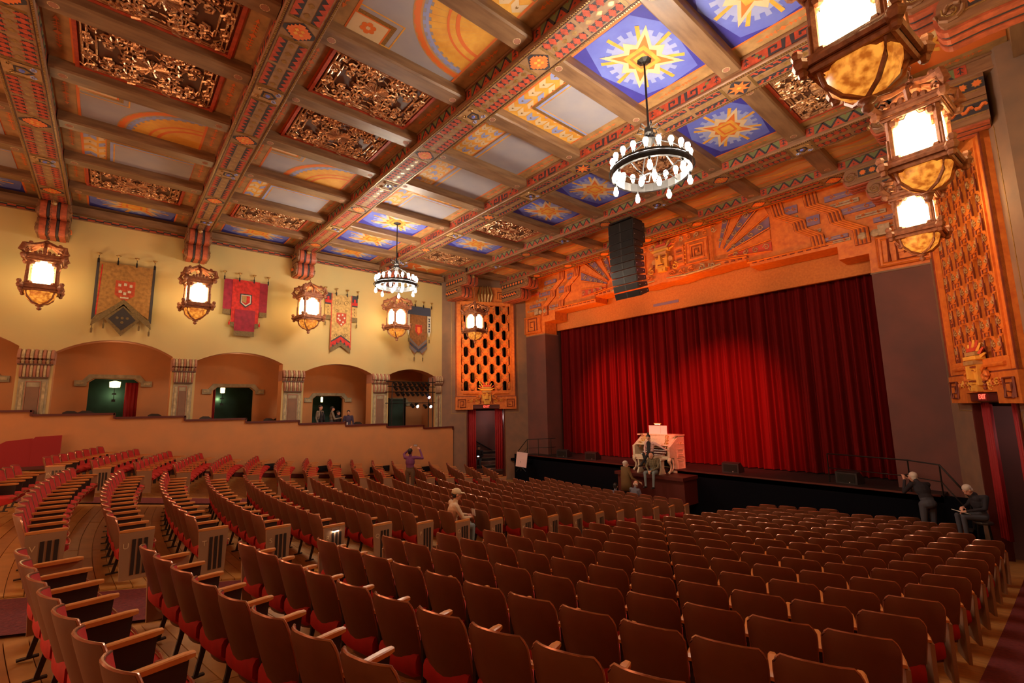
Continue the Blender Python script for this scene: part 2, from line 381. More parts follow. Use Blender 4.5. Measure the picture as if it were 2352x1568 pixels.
for y0 in (-2.6, 4.9, 7.2, 9.6, 12.0):       # vent grilles at the foot of the wall
    z0 = zfloor(-21.6, y0 + .4) + .30; t = thing('wall_vent', {-2.6: 'dark vent low on the wall at far left, behind the red seats', 4.9: 'dark slotted vent low on the side wall, first beyond the back rows', 7.2: 'dark slotted vent low on the side wall, second of the row', 9.6: 'dark slotted vent low on the side wall, left of the person in purple', 12.0: 'dark slotted vent low on the side wall, right of the person in purple'}[y0], 'vent', (-21.58, y0, z0), 0, 'vents along the side wall')
    m1 = MB(); m1.box((0, .5, .12), (.03, 1.0, .26), metal_black); m1.obj('frame', t)
    for q in range(4): m2 = MB(); m2.box((.02, .5, .04 + q * .055), (.03, .92, .018), black_plastic); m2.obj('slat', t)
# gallery behind the arches
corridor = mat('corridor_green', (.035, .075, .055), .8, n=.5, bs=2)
def gallery(xf, s, nm):
    mb = MB()
    doors = [(-8.3, -6.9, 1.65), (-4.7, -3.2, 1.5), (-.66, .86, 1.38), (3.47, 5.09, 1.09), (7.77, 9.32, .70), (11.9, 12.9, .45)]
    y = -10
    xb = xf - s * 2.6
    for d0, d1, dz in doors:
        mb.box((xb, (y + d0) / 2, 0), (.2, d0 - y, 8), plaster_orange)
        mb.box((xb, (d0 + d1) / 2, (dz + 4) / 2), (.2, d1 - d0, 4 - dz), plaster_orange)
        for e, q in ((d0, 1), (d1, -1)): mb.prism([(e, dz), (e + q * .16, dz), (e, dz - .14)], xb - .1, xb + .1, plaster_orange, 'x')
        y = d1
    mb.box((xb, (y + 14.2) / 2, 0), (.2, 14.2 - y, 8), plaster_orange)
    mb.box((xf - s * 1.6, 2.1, 3.3), (2.2, 24.4, .2), plaster_orange)          # soffit
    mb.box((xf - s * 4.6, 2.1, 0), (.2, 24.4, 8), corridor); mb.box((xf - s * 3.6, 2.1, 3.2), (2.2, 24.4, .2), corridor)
    mb.box((xf - s * 2.65, 14.1, 0), (4, .2, 8), plaster_orange); mb.box((xf - s * 2.65, -10, 0), (4, .2, 8), plaster_orange)
    k = -5
    while -1.86 + 2.05 * k < 14.2:
        ya = -1.86 + 2.05 * k; mb.box((xf - s * 2.5, ya + 1.02, .02 - .147 * k - 1.05), (4.4, 2.05, .2), carpet); k += 1
    return struct(nm, mb), doors, xb
gal, gdoors, gxb = gallery(XL, 1, 'wall_left_gallery')
gallery(.52, -1, 'wall_right_gallery')
for i, (d0, d1, dz) in enumerate(gdoors):    # label mouldings over the gallery doorways
    mb = MB(); c = (d0 + d1) / 2; h = (d1 - d0) / 2
    pts = [(c - h - .42, dz - .30), (c - h - .06, dz - .30), (c - h - .06, dz - .16), (c - h + .14, dz + .02), (c + h - .14, dz + .02), (c + h + .06, dz - .16), (c + h + .06, dz - .30), (c + h + .42, dz - .30),
           (c + h + .42, dz - .08), (c + h + .20, dz - .08), (c + h + .02, dz + .16), (c - h - .02, dz + .16), (c - h - .20, dz - .08), (c - h - .42, dz - .08)]
    mb.prism(pts, gxb + .1, gxb + .17, stone_grey, 'x')
    for q in (-1, 1): mb.box((gxb + .18, c + q * (h + .26), dz - .19), (.02, .22, .10), capital_buff)
    mb.obj('door_hood', gal)
# ================================================================== CEILING
BY = [(-6.32, -5.54), (-2.28, -1.51), (1.79, 2.56), (5.82, 6.60), (9.88, 10.66), (13.90, 14.68), (16.80, 17.56)]
ZB, ZC = 7.06, 7.46
PITCH = 2.31; MX = [XC + .1 + PITCH * k for k in range(-4, 5)]
mb = MB(); mb.box((XC, 4.2, ZC + .12), (24.5, 28.5, .22), orange_paint); ceiling = struct('ceiling', mb)
def quadz(mb, x0, x1, y0, y1, z, m): mb.poly([(x0, y0, z), (x0, y1, z), (x1, y1, z), (x1, y0, z)], m)
def polyz(mb, pts, z, m):
    a = sum(pts[i][0] * pts[(i + 1) % len(pts)][1] - pts[(i + 1) % len(pts)][0] * pts[i][1] for i in range(len(pts)))
    if a > 0: pts = pts[::-1]
    mb.poly([(x, y, z) for x, y in pts], m)
def star(n, R, r, sx=1, sy=1, a0=0, alt=None):
    out = []
    for i in range(2 * n):
        q = (R if not alt or i % 4 == 0 else alt) if i % 2 == 0 else r; a = a0 + pi * i / n; out.append((q * sx * math.cos(a), q * sy * math.sin(a)))
    return out
def cog(n, R, r, sx, sy):   # stepped rim
    out = []
    for i in range(n):
        a = 2 * pi * i / n; b = 2 * pi * (i + .5) / n; c = 2 * pi * (i + 1) / n
        for q, t in ((R, a), (R, b), (r, b), (r, c)): out.append((q * sx * math.cos(t), q * sy * math.sin(t)))
    return out
def art_star(ax, ay):
    mb = MB(); z = 0; d = -.003
    quadz(mb, -ax, ax, -ay, ay, z, blue_deep)
    polyz(mb, [(-ax * .96, -ay * .35), (-ax * .55, -ay * .96), (ax * .62, -ay * .98), (ax * .98, -ay * .2), (ax * .72, ay * .85), (ax * .1, ay * .99), (-ax * .74, ay * .9)], z + d, blue_mid)
    q = min(ax, ay) * .98; sx, sy = ax / q * .9, ay / q * .86
    polyz(mb, cog(22, q * .86, q * .72, sx, sy), z + 2 * d, blue_pale)
    for i in range(8):
        a = pi * i / 4 + .2; u, w = math.cos(a), math.sin(a); 
        polyz(mb, [(sx * (u * q * .3 - w * .03), sy * (w * q * .3 + u * .03)), (sx * (u * q * .97 - w * .045), sy * (w * q * .97 + u * .045)), (sx * (u * q * .97 + w * .045), sy * (w * q * .97 - u * .045)), (sx * (u * q * .3 + w * .03), sy * (w * q * .3 - u * .03))], z + 3 * d, yellow_paint)
    polyz(mb, star(8, q * .99, q * .46, sx, sy, pi / 4, q * .66), z + 4 * d, cream_paint)
    polyz(mb, star(8, q * .74, q * .34, sx, sy, pi / 4, q * .42), z + 5 * d, fire_paint)
    polyz(mb, star(4, q * .44, q * .32, sx, sy, pi / 4), z + 6 * d, yellow_paint)
    polyz(mb, star(4, q * .30, q * .22, sx, sy, pi / 4), z + 7 * d, fire_paint)
    polyz(mb, star(4, q * .22, q * .16, sx, sy, pi / 4), z + 8 * d, yellow_paint)
    return mb
def chev(mb, x0, x1, y0, y1, z, n, m=4):
    """interlaced chevron bands in cream on gold"""
    quadz(mb, x0, x1, y0, y1, z, yellow_paint)
    dx = (x1 - x0) / n; dy = (y1 - y0) / m
    for i in range(n):
        for j in range(m):
            X, Y = x0 + dx * i, y0 + dy * j
            polyz(mb, [(X, Y + dy * .06), (X + dx * .60, Y + dy * .06), (min(x1, X + dx * .92), Y + dy * .48), (X + dx * .60, Y + dy * .92), (X, Y + dy * .92), (X + dx * .36, Y + dy * .48)], z - .003, cream_paint if (i + j) % 3 else blue_pale)
            polyz(mb, [(X + dx * .44, Y + dy * .40), (X + dx * .56, Y + dy * .40), (X + dx * .64, Y + dy * .48), (X + dx * .56, Y + dy * .56), (X + dx * .44, Y + dy * .56), (X + dx * .5, Y + dy * .48)], z - .006, gold)
def rect_line(mb, x0, x1, y0, y1, w, z, m):
    quadz(mb, x0, x1, y0, y0 + w, z, m); quadz(mb, x0, x1, y1 - w, y1, z, m); quadz(mb, x0, x0 + w, y0 + w, y1 - w, z, m); quadz(mb, x1 - w, x1, y0 + w, y1 - w, z, m)
def art_chevron(ax, ay, f=.5, sg=1):      # pale field with gold frame, chevrons filling the rest
    mb = MB(); quadz(mb, -ax, ax, -ay, ay, 0, blue_pale); chev(mb, -ax, ax, -ay, ay, -.003, 5, 8)
    x0, x1, y0, y1 = -ax - .01, ax * f, -ay * .62, ay + .01
    quadz(mb, x0, x1, y0, y1, -.010, fire_paint); quadz(mb, x0, x1 - .02, y0 + .02, y1, -.013, gold)
    quadz(mb, x0, x1 - .10, y0 + .10, y1, -.016, blue_pale); quadz(mb, x0, x1 - .17, y0 + .17, y1, -.019, yellow_paint); quadz(mb, x0, x1 - .20, y0 + .20, y1, -.022, grey_paint)
    return mb
def art_grey(ax, ay):
    mb = MB(); quadz(mb, -ax, ax, -ay, ay, 0, grey_paint)
    quadz(mb, -ax, ax, -ay, -ay * .42, -.003, gold); quadz(mb, -ax, ax, -ay, -ay * .42 - .05, -.006, fire_paint); chev(mb, -ax, ax, -ay, -ay * .42 - .08, -.009, 6, 3)
    quadz(mb, -ax, ax, -ay * .34, -ay * .30, -.003, yellow_paint); quadz(mb, -ax, ax, -ay * .38, -ay * .35, -.003, blue_pale)
    return mb
def arc_band(mb, cx, cy, r0, r1, a0, a1, z, m, n=16, teeth=0, ax=1, ay=1):
    for i in range(n):
        t0, t1 = a0 + (a1 - a0) * i / n, a0 + (a1 - a0) * (i + 1) / n; e = teeth * (i % 2)
        P = [(cx + r * math.cos(t), cy + r * math.sin(t)) for r, t in ((r0, t0), (r1 + e, t0), (r1 + e, t1), (r0, t1))]
        P = [(max(-ax, min(ax, x)), max(-ay, min(ay, y))) for x, y in P]
        polyz(mb, P, z, m)
def art_arc(ax, ay):
    mb = MB(); quadz(mb, -ax, ax, -ay, ay, 0, grey_paint)
    cx, cy = -ax * 1.1, ay * 1.0
    for r0, r1, m, k, t in ((0, 1.45, yellow_paint, 1, .05), (.9, .98, fire_paint, 2, 0), (1.1, 1.15, fire_paint, 2, 0), (1.5, 1.56, blue_pale, 1, .05), (1.62, 1.80, orange_paint, 1, 0), (1.66, 1.76, fire_paint, 2, .02)):
        arc_band(mb, cx, cy, r0, r1, -pi / 2, 0, -.003 * k, m, 26, t, ax, ay)
    quadz(mb, ax * .35, ax, -ay, -ay * .35, -.003, gold); quadz(mb, ax * .45, ax, -ay, -ay * .42, -.006, fire_paint); quadz(mb, ax * .48, ax, -ay, -ay * .45, -.009, cream_paint)
    for i in range(6):
        a = i * pi / 3; polyz(mb, [(ax * .72 + .1 * math.cos(a) + .06 * math.cos(t), -ay * .72 + .1 * math.sin(a) + .06 * math.sin(t)) for t in [k * pi / 4 for k in range(8)]], -.012 - .0005 * i, fire_paint)
    rect_line(mb, ax * .22, ax + .0, -ay, -ay * .25, .03, -.004, yellow_paint)
    return mb
def art_wave(ax, ay, hot=0):
    mb = MB(); quadz(mb, -ax, ax, -ay, ay, 0, fire_paint if hot else orange_paint)
    for k, m in enumerate((blue_pale, cream_paint, fire_paint, yellow_paint)):
        y0 = -ay + ay * .44 * k + .1; n = 10; top = []; bot = []
        for i in range(n + 1):
            x = -ax + 2 * ax * i / n; s = math.sin(i * .9 + k) * ay * .16; top.append((x, y0 + s + ay * .10)); bot.append((x, y0 + s * .6))
        polyz(mb, top + bot[::-1], -.003 * (k + 1), m)
    if hot:
        polyz(mb, star(7, ay * .8, ay * .35, ax / ay * .9, .9, .3), -.018, fire_paint); polyz(mb, star(5, ay * .5, ay * .2, 1, 1, .1), -.021, cream_paint)
        for q in (-.5, .1, .6): polyz(mb, [(ax * (q - .45), ay * .1), (ax * q, ay * .55), (ax * (q + .4), ay * .05), (ax * (q + .36), 0), (ax * q, ay * .46), (ax * (q - .42), .02)], -.024, yellow_paint)
    return mb
def carved(ax, ay, seed=3):
    """pierced carved timber panel: frame, fret bars, scrolls and a radiating centre, four-fold symmetric"""
    rnd = random.Random(seed); mb = MB(); mb.box((0, 0, .05), (2 * ax, 2 * ay, .06), void)
    mb.box((0, 0, .0), (2 * ax, 2 * ay, .01), mat('carve_ground', (.10, .035, .015), .6))
    def T(p, r, seg=5):
        for sx in (1, -1):
            for sy in (1, -1): mb.tube([(x * sx, y * sy, z) for x, y, z in p], r, carve_gold, seg)
    for k in (.97, .90): T([(ax * k, 0, -.03), (ax * k, ay * k, -.03), (0, ay * k, -.03)], .026, 5)
    T([(ax * .80, 0, -.02), (ax * .80, ay * .52, -.02), (ax * .52, ay * .52, -.02), (ax * .52, ay * .78, -.02), (0, ay * .78, -.02)], .022)
    T([(ax * .66, ay * .10, -.03), (ax * .66, ay * .36, -.03), (ax * .40, ay * .36, -.03), (ax * .40, ay * .10, -.03)], .024)
    for i in range(7):
        a = pi / 2 * i / 6; T([(.06 * math.cos(a), .06 * math.sin(a), -.05), (ax * .34 * math.cos(a), ay * .30 * math.sin(a), -.04)], [.016, .03], 4)
    for c in ((.64, .66), (.34, .60), (.86, .82), (.22, .88), (.70, .22), (.50, .24), (.88, .30), (.88, .56), (.12, .35), (.22, .14), (.42, .90), (.60, .46), (.78, .42)):
        T(spiral(ax * c[0], ay * c[1], .12 * (.8 + .5 * rnd.random()), 1.4, rnd.random() * 6, rnd.choice((-1, 1)), 9, -.03 - .02 * rnd.random(), 'xy'), .026, 4)
    for i in range(30):
        x, y = rnd.uniform(.05, .92) * ax, rnd.uniform(.08, .92) * ay; a = rnd.random() * 6; L = rnd.uniform(.08, .2)
        T([(x, y, -.01), (x + L * .5 * math.cos(a), y + L * .5 * math.sin(a), -.05), (x + L * math.cos(a + .8), y + L * math.sin(a + .8), -.01)], [.012, .024, .012], 4)
    mb.lathe([(0.0, -.10), (.05, -.09), (.09, -.05), (.10, .0)], carve_gold, 8)
    for x, y in ((.28, 0), (0, .46), (.59, .24), (.9, .9)): 
        for sx in (1, -1):
            for sy in (1, -1): mb.ball((ax * x * sx, ay * y * sy, -.03), .045, carve_gold, 6)
    return mb
HX = (PITCH - .46) / 2
def cell_mesh(kind, ay):
    k = {'star': art_star, 'chev': art_chevron, 'grey': art_grey, 'arc': art_arc}.get(kind)
    if k: return k(HX, ay)
    if kind == 'wave': return art_wave(HX, ay)
    if kind == 'hot': return art_wave(HX, ay, 1)
    return carved(HX * .88, ay * .92, 3)
COLS = 10
LAY = {0: 'star chev chev arc grey grey arc chev chev star', 1: 'star carve chev arc carve carve arc chev carve star', 2: 'star carve chev arc carve carve arc chev carve star',
       3: 'star star star chev grey grey chev star star star', 4: 'hot carve star carve star star carve star carve hot', 5: 'wave wave wave wave wave wave wave wave wave wave'}
cellc = {}
border_c = {}
for b in range(6):
    y0, y1 = BY[b][1], BY[b + 1][0]; yc, L = (y0 + y1) / 2, y1 - y0; by = .40 if b < 5 else .36; ay = L / 2 - by
    for c, kind in enumerate(LAY[b].split()):
        xc = XC + .1 + PITCH * (c - 4.5); xw0 = max(XL + .02, xc - HX); xw1 = min(XR + .2, xc + HX); xc2 = (xw0 + xw1) / 2
        key = (kind, round(ay, 2), b in (1,) and kind == 'x')
        if key not in cellc: cellc[key] = cell_mesh(kind, ay).mesh('carved_panel' if kind == 'carve' else 'painted_panel')
        o = link('carved_panel' if kind == 'carve' else 'painted_panel', cellc[key], ceiling, (xc2, yc, ZC - (.03 if kind == 'carve' else .004)))
        o.scale = ((xw1 - xw0) / (2 * HX) * (1 if c < 5 else -1), 1, 1)
        bk = (round(L, 2),)
        if bk not in border_c:
            m2 = MB()
            for sg in (-1, 1):
                ye = sg * ay
                quadz(m2, -HX, HX, min(ye, sg * (L / 2)), max(ye, sg * (L / 2)), -.006, tan_paint)
                quadz(m2, -HX, HX, min(ye - sg * .02, ye + sg * .035), max(ye - sg * .02, ye + sg * .035), -.010, fire_paint)
                ym = sg * (ay + by * .55); quadz(m2, -.42, .42, ym - .008, ym + .008, -.010, fire_paint)
                for q in (-1, 1):
                    polyz(m2, [(q * .52, ym), (q * .40, ym - .045), (q * .40, ym + .045)], -.011, fire_paint)
                    for t in (.12, .2, .28): polyz(m2, [(q * t, ym - .05), (q * (t + .025), ym - .05), (q * (t + .05), ym), (q * (t + .025), ym + .05), (q * t, ym + .05), (q * (t + .02), ym)], -.012, fire_paint)
                polyz(m2, [(-.07, ym), (0, ym - .07), (.07, ym), (0, ym + .07)], -.013, fire_paint)
            border_c[bk] = m2.mesh('stencilled_border')
        o = link('stencilled_border', border_c[bk], ceiling, (xc2, yc, ZC)); o.scale = ((xw1 - xw0) / (2 * HX), 1, 1)
        if kind == 'carve':
            m3 = border_c.get(('frame', round(ay, 2)))
            if not m3:
                f = MB()
                for q in (-1, 1): f.box((0, q * ay * .97, .0), (2 * HX, .07, .07), red_paint); f.box((q * HX * .95, 0, 0), (.08, 2 * ay * .94, .06), red_paint)
                m3 = border_c[('frame', round(ay, 2))] = f.mesh('panel_frame')
            o = link('panel_frame', m3, ceiling, (xc2, yc, ZC - .035)); o.scale = ((xw1 - xw0) / (2 * HX), 1, 1)
# plain timber cross beams
def cross_beam_mesh(L):
    mb = MB(); w = .23; h0, h1 = 7.21 - ZC, 0; c = .035
    mb.prism([(-w + c, h0), (w - c, h0), (w, h0 + c), (w, h1), (-w, h1), (-w, h0 + c)], -L / 2, L / 2, wood_beam, 'y')
    for q in (-1, 1):
        polyz(mb, [(.085 * math.cos(t), q * (L / 2 - .22) + .085 * math.sin(t)) for t in [k * pi / 5 for k in range(10)]], h0 - .003, cream_paint)
        polyz(mb, [((.078 if k % 2 else .066) * math.cos(t), q * (L / 2 - .22) + (.078 if k % 2 else .066) * math.sin(t)) for k, t in enumerate([k * pi / 8 for k in range(16)])], h0 - .006, capital_red)
    return mb.mesh('cross_beam')
for b in range(6):
    y0, y1 = BY[b][1], BY[b + 1][0]; me = cross_beam_mesh(y1 - y0 + .02)
    for x in MX: link('cross_beam', me, ceiling, (x, (y0 + y1) / 2, ZC))
# painted soffit fields
def soffit(kind):
    mb = MB(); z = -.004; L = PITCH / 2
    quadz(mb, -L, L, -.30, .30, z, mat('soffit_ground', (.36, .19, .08), .6, n=.5, bs=5))
    for s in (-1, 1):
        for k in range(46):                      # beaded edge
            x = -L + (k + .5) * 2 * L / 46; mb.box((x, s * .345, z - .006), (.03, .035, .016), gold)
        mb.box((0, s * .31, z - .004), (2 * L, .012, .01), wood_dark)
    n = 5; f0, f1 = .34, L - .04
    for sg in (-1, 1):
        for s in (-1, 1):
            y0 = s * .10; y1 = s * .26
            quadz(mb, min(sg * f0, sg * f1), max(sg * f0, sg * f1), min(y0, y1), max(y0, y1), z - .003, ink_paint)
            for k in range(n):
                x = sg * (f0 + (f1 - f0) * (k + .5) / n); w = (f1 - f0) / n
                if kind == 0:       # stepped crosses
                    for a, c in ((.44, .03), (.30, .07), (.14, .11)): polyz(mb, [(x - w * a, s * .18 - c), (x + w * a, s * .18 - c), (x + w * a, s * .18 + c), (x - w * a, s * .18 + c)], z - .006 - a * .002, red_paint)
                elif kind == 1:     # running hooks
                    polyz(mb, [(x - w * .5, s * .25), (x - w * .5, s * .20), (x - w * .1, s * .20), (x + w * .12, s * .13), (x + w * .36, s * .14), (x + w * .40, s * .18), (x + w * .22, s * .185), (x + w * .1, s * .25)], z - .006, red_paint)
                else:               # teeth
                    polyz(mb, [(x - w * .5, y1), (x + w * .5, y1), (x + w * .5, y1 - s * .04), (x, y0 + s * .02), (x - w * .5, y1 - s * .04)], z - .006, red_paint)
        for k in range(4): mb.box((sg * (.28 + .0 * k + .018 * k), 0, z - .003), (.006, .52, .01), gold)
        for k in range(3):
            x = sg * (f0 + (f1 - f0) * (k + .5) / 3); polyz(mb, [(x - .07, 0), (x, -.06), (x + .07, 0), (x, .06)], z - .005, gold)
    # rosette over the cross-beam axis
    polyz(mb, [(-.27, 0), (-.05, -.28), (.05, -.28), (.27, 0), (.05, .28), (-.05, .28)], z - .006, ink_paint)
    if kind == 1: polyz(mb, star(8, .25, .12), z - .009, fire_paint); polyz(mb, [(-.06, 0), (0, -.05), (.06, 0), (0, .05)], z - .012, yellow_paint)
    else:
        for a, c in ((.21, .06), (.16, .12), (.11, .17), (.06, .21)): quadz(mb, -a, a, -c, c, z - .009 - a * .01, fire_paint)
        for x, y in ((.05, .05), (-.05, .05), (.05, -.05), (-.05, -.05)): polyz(mb, [(x - .045, y), (x, y - .045), (x + .045, y), (x, y + .045)], z - .015, yellow_paint)
    return mb.mesh('stencilled_soffit')
def crest():
    mb = MB(); z = -.016
    quadz(mb, -.24, .24, -.29, .29, z, tan_paint)
    for s in (-1, 1):
        for q in (-1, 1): mb.tube(spiral(s * .15, q * .17, .07, 1.2, 0, s * q, 8, z - .01, 'xy'), .014, blue_pale if q > 0 else gold, 4)
    polyz(mb, [(-.12, -.12), (.12, -.12), (.14, .06), (0, .2), (-.14, .06)], z - .004, ink_paint); polyz(mb, [(-.08, -.08), (.08, -.08), (.09, .04), (0, .13), (-.09, .04)], z - .007, gold)
    mb.lathe([(.0, -.035), (.04, -.03), (.05, 0)], blue_mid, 8, Matrix.Translation((0, 0, z - .005)))
    return mb.mesh('painted_crest')
SOF = [soffit(k) for k in range(3)]; CREST = crest()
def beam_face(kind):
    """painted strip on the beam's side, facing -y; x length PITCH-.5, z .12-.50 above soffit"""
    mb = MB(); h0, h1 = .095, .345; L = HX; y = 0
    def P(pts, k, m):
        a = sum(pts[i][0] * pts[(i + 1) % len(pts)][1] - pts[(i + 1) % len(pts)][0] * pts[i][1] for i in range(len(pts)))
        if a < 0: pts = pts[::-1]
        mb.poly([(x, y - .003 * k, z) for x, z in pts], m)
    P([(-L, h0), (L, h0), (L, h1), (-L, h1)], 1, green_paint if kind else red_paint)
    for s in (-1, 1):
        P([(s * L, h0), (s * (L - .2), h0), (s * (L - .2), h1), (s * L, h1)], 2, red_paint)
        for k in range(2): P([(s * (L - .15), h0 + .06 + .09 * k), (s * (L - .10), h0 + .09 + .09 * k), (s * (L - .05), h0 + .06 + .09 * k), (s * (L - .05), h0 + .08 + .09 * k), (s * (L - .10), h0 + .12 + .09 * k), (s * (L - .15), h0 + .08 + .09 * k)], 3, ink_paint)
        P([(s * (L - .11), h0 + .04), (s * (L - .09), h0 + .04), (s * (L - .09), h1 - .04), (s * (L - .11), h1 - .04)], 4, ink_paint)
    if kind:
        n = 4; a = L - .24
        for k in range(n):
            x0 = -a + 2 * a * k / n; x1 = -a + 2 * a * (k + 1) / n; xm = (x0 + x1) / 2
            P([(x0 + .02, h0), (x1 - .02, h0), (xm, h1 - .06)], 2, red_paint)
            for p, q in ((x0, xm), (xm, x1)):
                up = p == x0; za, zb = (h0, h1 - .02) if up else (h1 - .02, h0)
                P([(p - .03, za), (p + .03, za), (q + .03, zb), (q - .03, zb)], 3, ink_paint)
            P([(x1 - .05, h1), (x1 + .05, h1), (x1, h1 - .05)] if k < n - 1 else [(xm - .03, h0 + .05), (xm, h0 + .08), (xm + .03, h0 + .05)], 4, red_paint)
            P([(xm - .03, h0 + .05), (xm, h0 + .09), (xm + .03, h0 + .05)], 4, ink_paint)
    else:
        for s in (-1, 1):
            for k in range(4): P([(s * (L - .22 - .06 * k), h1 - .06 * k), (s * (L - .30 - .06 * k), h1 - .06 * k), (s * (L - .30 - .06 * k), h1 - .06 * (k + 1)), (s * (L - .22 - .06 * k), h1 - .06 * (k + 1))], 2, green_paint if k % 2 else ink_paint)
            P([(s * .06, h0), (s * .12, h0), (s * .12, h1), (s * .03, h1)], 2, ink_paint); 
            P([(s * .12, h0), (s * .38, h0), (s * .38, h0 + .19), (s * .20, h0 + .19), (s * .20, h0 + .10), (s * .25, h0 + .10), (s * .25, h0 + .15), (s * .33, h0 + .15), (s * .33, h0 + .05), (s * .12, h0 + .05)], 3, ink_paint)
    return mb.mesh('stencilled_frieze')
FACE = [beam_face(0), beam_face(1)]
for b, (y0, y1) in enumerate(BY):
    mb = MB(); yc, w = (y0 + y1) / 2, (y1 - y0) / 2; L0, L1 = XL - .1, XR + .5
    prof = [(yc - w + .02, ZB), (yc + w - .02, ZB), (yc + w, ZB + .025), (yc + w, ZB + .06), (yc + w - .035, ZB + .08), (yc + w - .035, ZC), (yc - w + .035, ZC), (yc - w + .035, ZB + .08), (yc - w, ZB + .06), (yc - w, ZB + .025)]
    mb.prism(prof, L0, L1, wood_main, 'x')
    mb.box((XC, y0 + .015, ZC - .05), (L1 - L0, .05, .05), wood_main)
    o = mb.obj('main_beam', ceiling)
    for c, x in enumerate(MX):
        link('stencilled_soffit', SOF[(1, 0, 2, 0, 1, 0, 2)[b]], o, (x, yc, ZB))
        if c % 2 == b % 2 and b < 6: link('painted_crest', CREST, o, (x, yc, ZB - .001))
    for c in range(COLS):
        xc = XC + .1 + PITCH * (c - 4.5)
        if xc < XL or xc > XR: continue
        me = FACE[b % 2 if b != 6 else 1]; q = link('stencilled_frieze', me, o, (min(max(xc, XL + 1.38), XR - 1.38), y0 + .033, ZB)); 
        if b < 3: q2 = link('stencilled_frieze', me, o, (min(max(xc, XL + 1.38), XR - 1.38), y1 - .033, ZB), (0, 0, pi))
# ------------------------------------------------------------------ corbels
def corbel_mesh(L, w=.78):
    """nose along +x; origin at wall, top of corbel"""
    mb = MB(); tiers = [(0, -.52, L), (-.54, -1.08, L * .72)]
    for zt, zb, l in tiers:
        h = zt - zb; prof = [(0, zt), (l * .9, zt)] + [(l - .02 + .10 * math.sin(t) * h / .5 - .03, zt - h * (.5 - .5 * math.cos(t))) for t in [pi * k / 8 for k in range(9)]] + [(l * .55, zb + .02), (0, zb)]
        mb.prism(prof, -w / 2, w / 2, wood_main, 'y')
        def strip(e, yc_, ww, m_):       # painted strip following nose and underside
            q = [(l * .80, zt - .02), (l * .80, zt)] ; q = []
            for t in [pi * i / 10 for i in range(11)]: q.append((l - .05 + (.10 + e) * math.sin(t) * h / .5, zt - h * (.5 - .5 * math.cos(t)) - (e if t > 1.6 else 0)))
            q += [(l * .55, zb + .02 - e), (.02, zb - e), (.02, zb + .06), (l * .7, zb + .1), (l - .1, zt - h * .5), (l - .1, zt)]
            mb.prism(q, yc_ - ww / 2, yc_ + ww / 2, m_, 'y')
        for k in range(3): strip(.045, (k - 1) * w * .31, w * .20, mat('corbel_red', (.50, .10, .04), .55, n=.4, bs=9))
        for k in (-1, 1): strip(.030, k * w * .155, w * .075, ink_paint)
        for s in (-1, 1):        # painted sides: star chain, running scroll and volute
            yy = s * (w / 2 + .004); x1 = l - .32
            mb.box((x1 / 2, yy, zt - h * .42), (x1, .010, h * .44), ink_paint)
            nst = max(2, int(x1 / .21))
            for k in range(nst):
                x = (k + .5) * x1 / nst; z = zt - h * .42
                if zt == 0: mb.prism([(x + q * math.cos(a), z + q * math.sin(a)) for q, a in [((.095 if i % 2 else .070), i * pi / 8) for i in range(16)]], yy - .012, yy + .012, gold, 'y'); mb.prism([(x + q * math.cos(a), z + q * math.sin(a)) for q, a in [((.080 if i % 2 else .056), i * pi / 8) for i in range(16)]], yy - .018, yy + .018, fire_paint, 'y')
                else: mb.tube([(x - .10 + .20 * i / 6, yy + s * .008, z + .045 * math.sin(i * pi / 3)) for i in range(7)], [.02, .045, .05, .04, .045, .05, .02], fire_paint, 5)
            mb.box((l * .5 - .05, yy, zt - h * .70), (l * .86, .014, .025), gold); mb.box((l * .5 - .05, yy, zt - h * .14), (l * .86, .014, .025), gold)
            mb.tube([(x, yy, z) for x, _, z in spiral(l - .13, zt - h * .5, h * .38, 1.3, 0, -1, 14)], .035, wood_main, 6)
            mb.tube([(x, yy + s * .01, z) for x, _, z in spiral(l - .13, zt - h * .5, h * .24, .9, .5, -1, 9)], .014, gold, 4)
    mb.tube(spiral(L + .11, -.12, .07, 1, 0, 1, 8, 0), .03, gold, 5); mb.ball((L + .13, 0, -.12), .09, gold, 6)
    return mb.mesh('corbel')
CS, CR, CM, CLg = corbel_mesh(.92), corbel_mesh(1.4), corbel_mesh(1.95), corbel_mesh(2.2)
for b, (y0, y1) in enumerate(BY):
    yc = (y0 + y1) / 2
    if b <= 4:
        link('corbel', CS, ceiling, (XL, yc, ZB)); link('corbel', CR, ceiling, (XR + .50, yc, ZB), (0, 0, pi))
    else:
        t = (yc - 13.8) / 4.4; link('corbel', CM if b == 5 else CLg, ceiling, (XL + 2.15 * t + .02, yc, ZB)); link('corbel', CM, ceiling, (XR - 1.98 * t, yc, ZB), (0, 0, pi))
# rear wall closing the hall behind the eye point
mb = MB(); mb.box((XC, -9.1, 1), (27, .2, 14), plaster_orange); struct('wall_rear', mb)
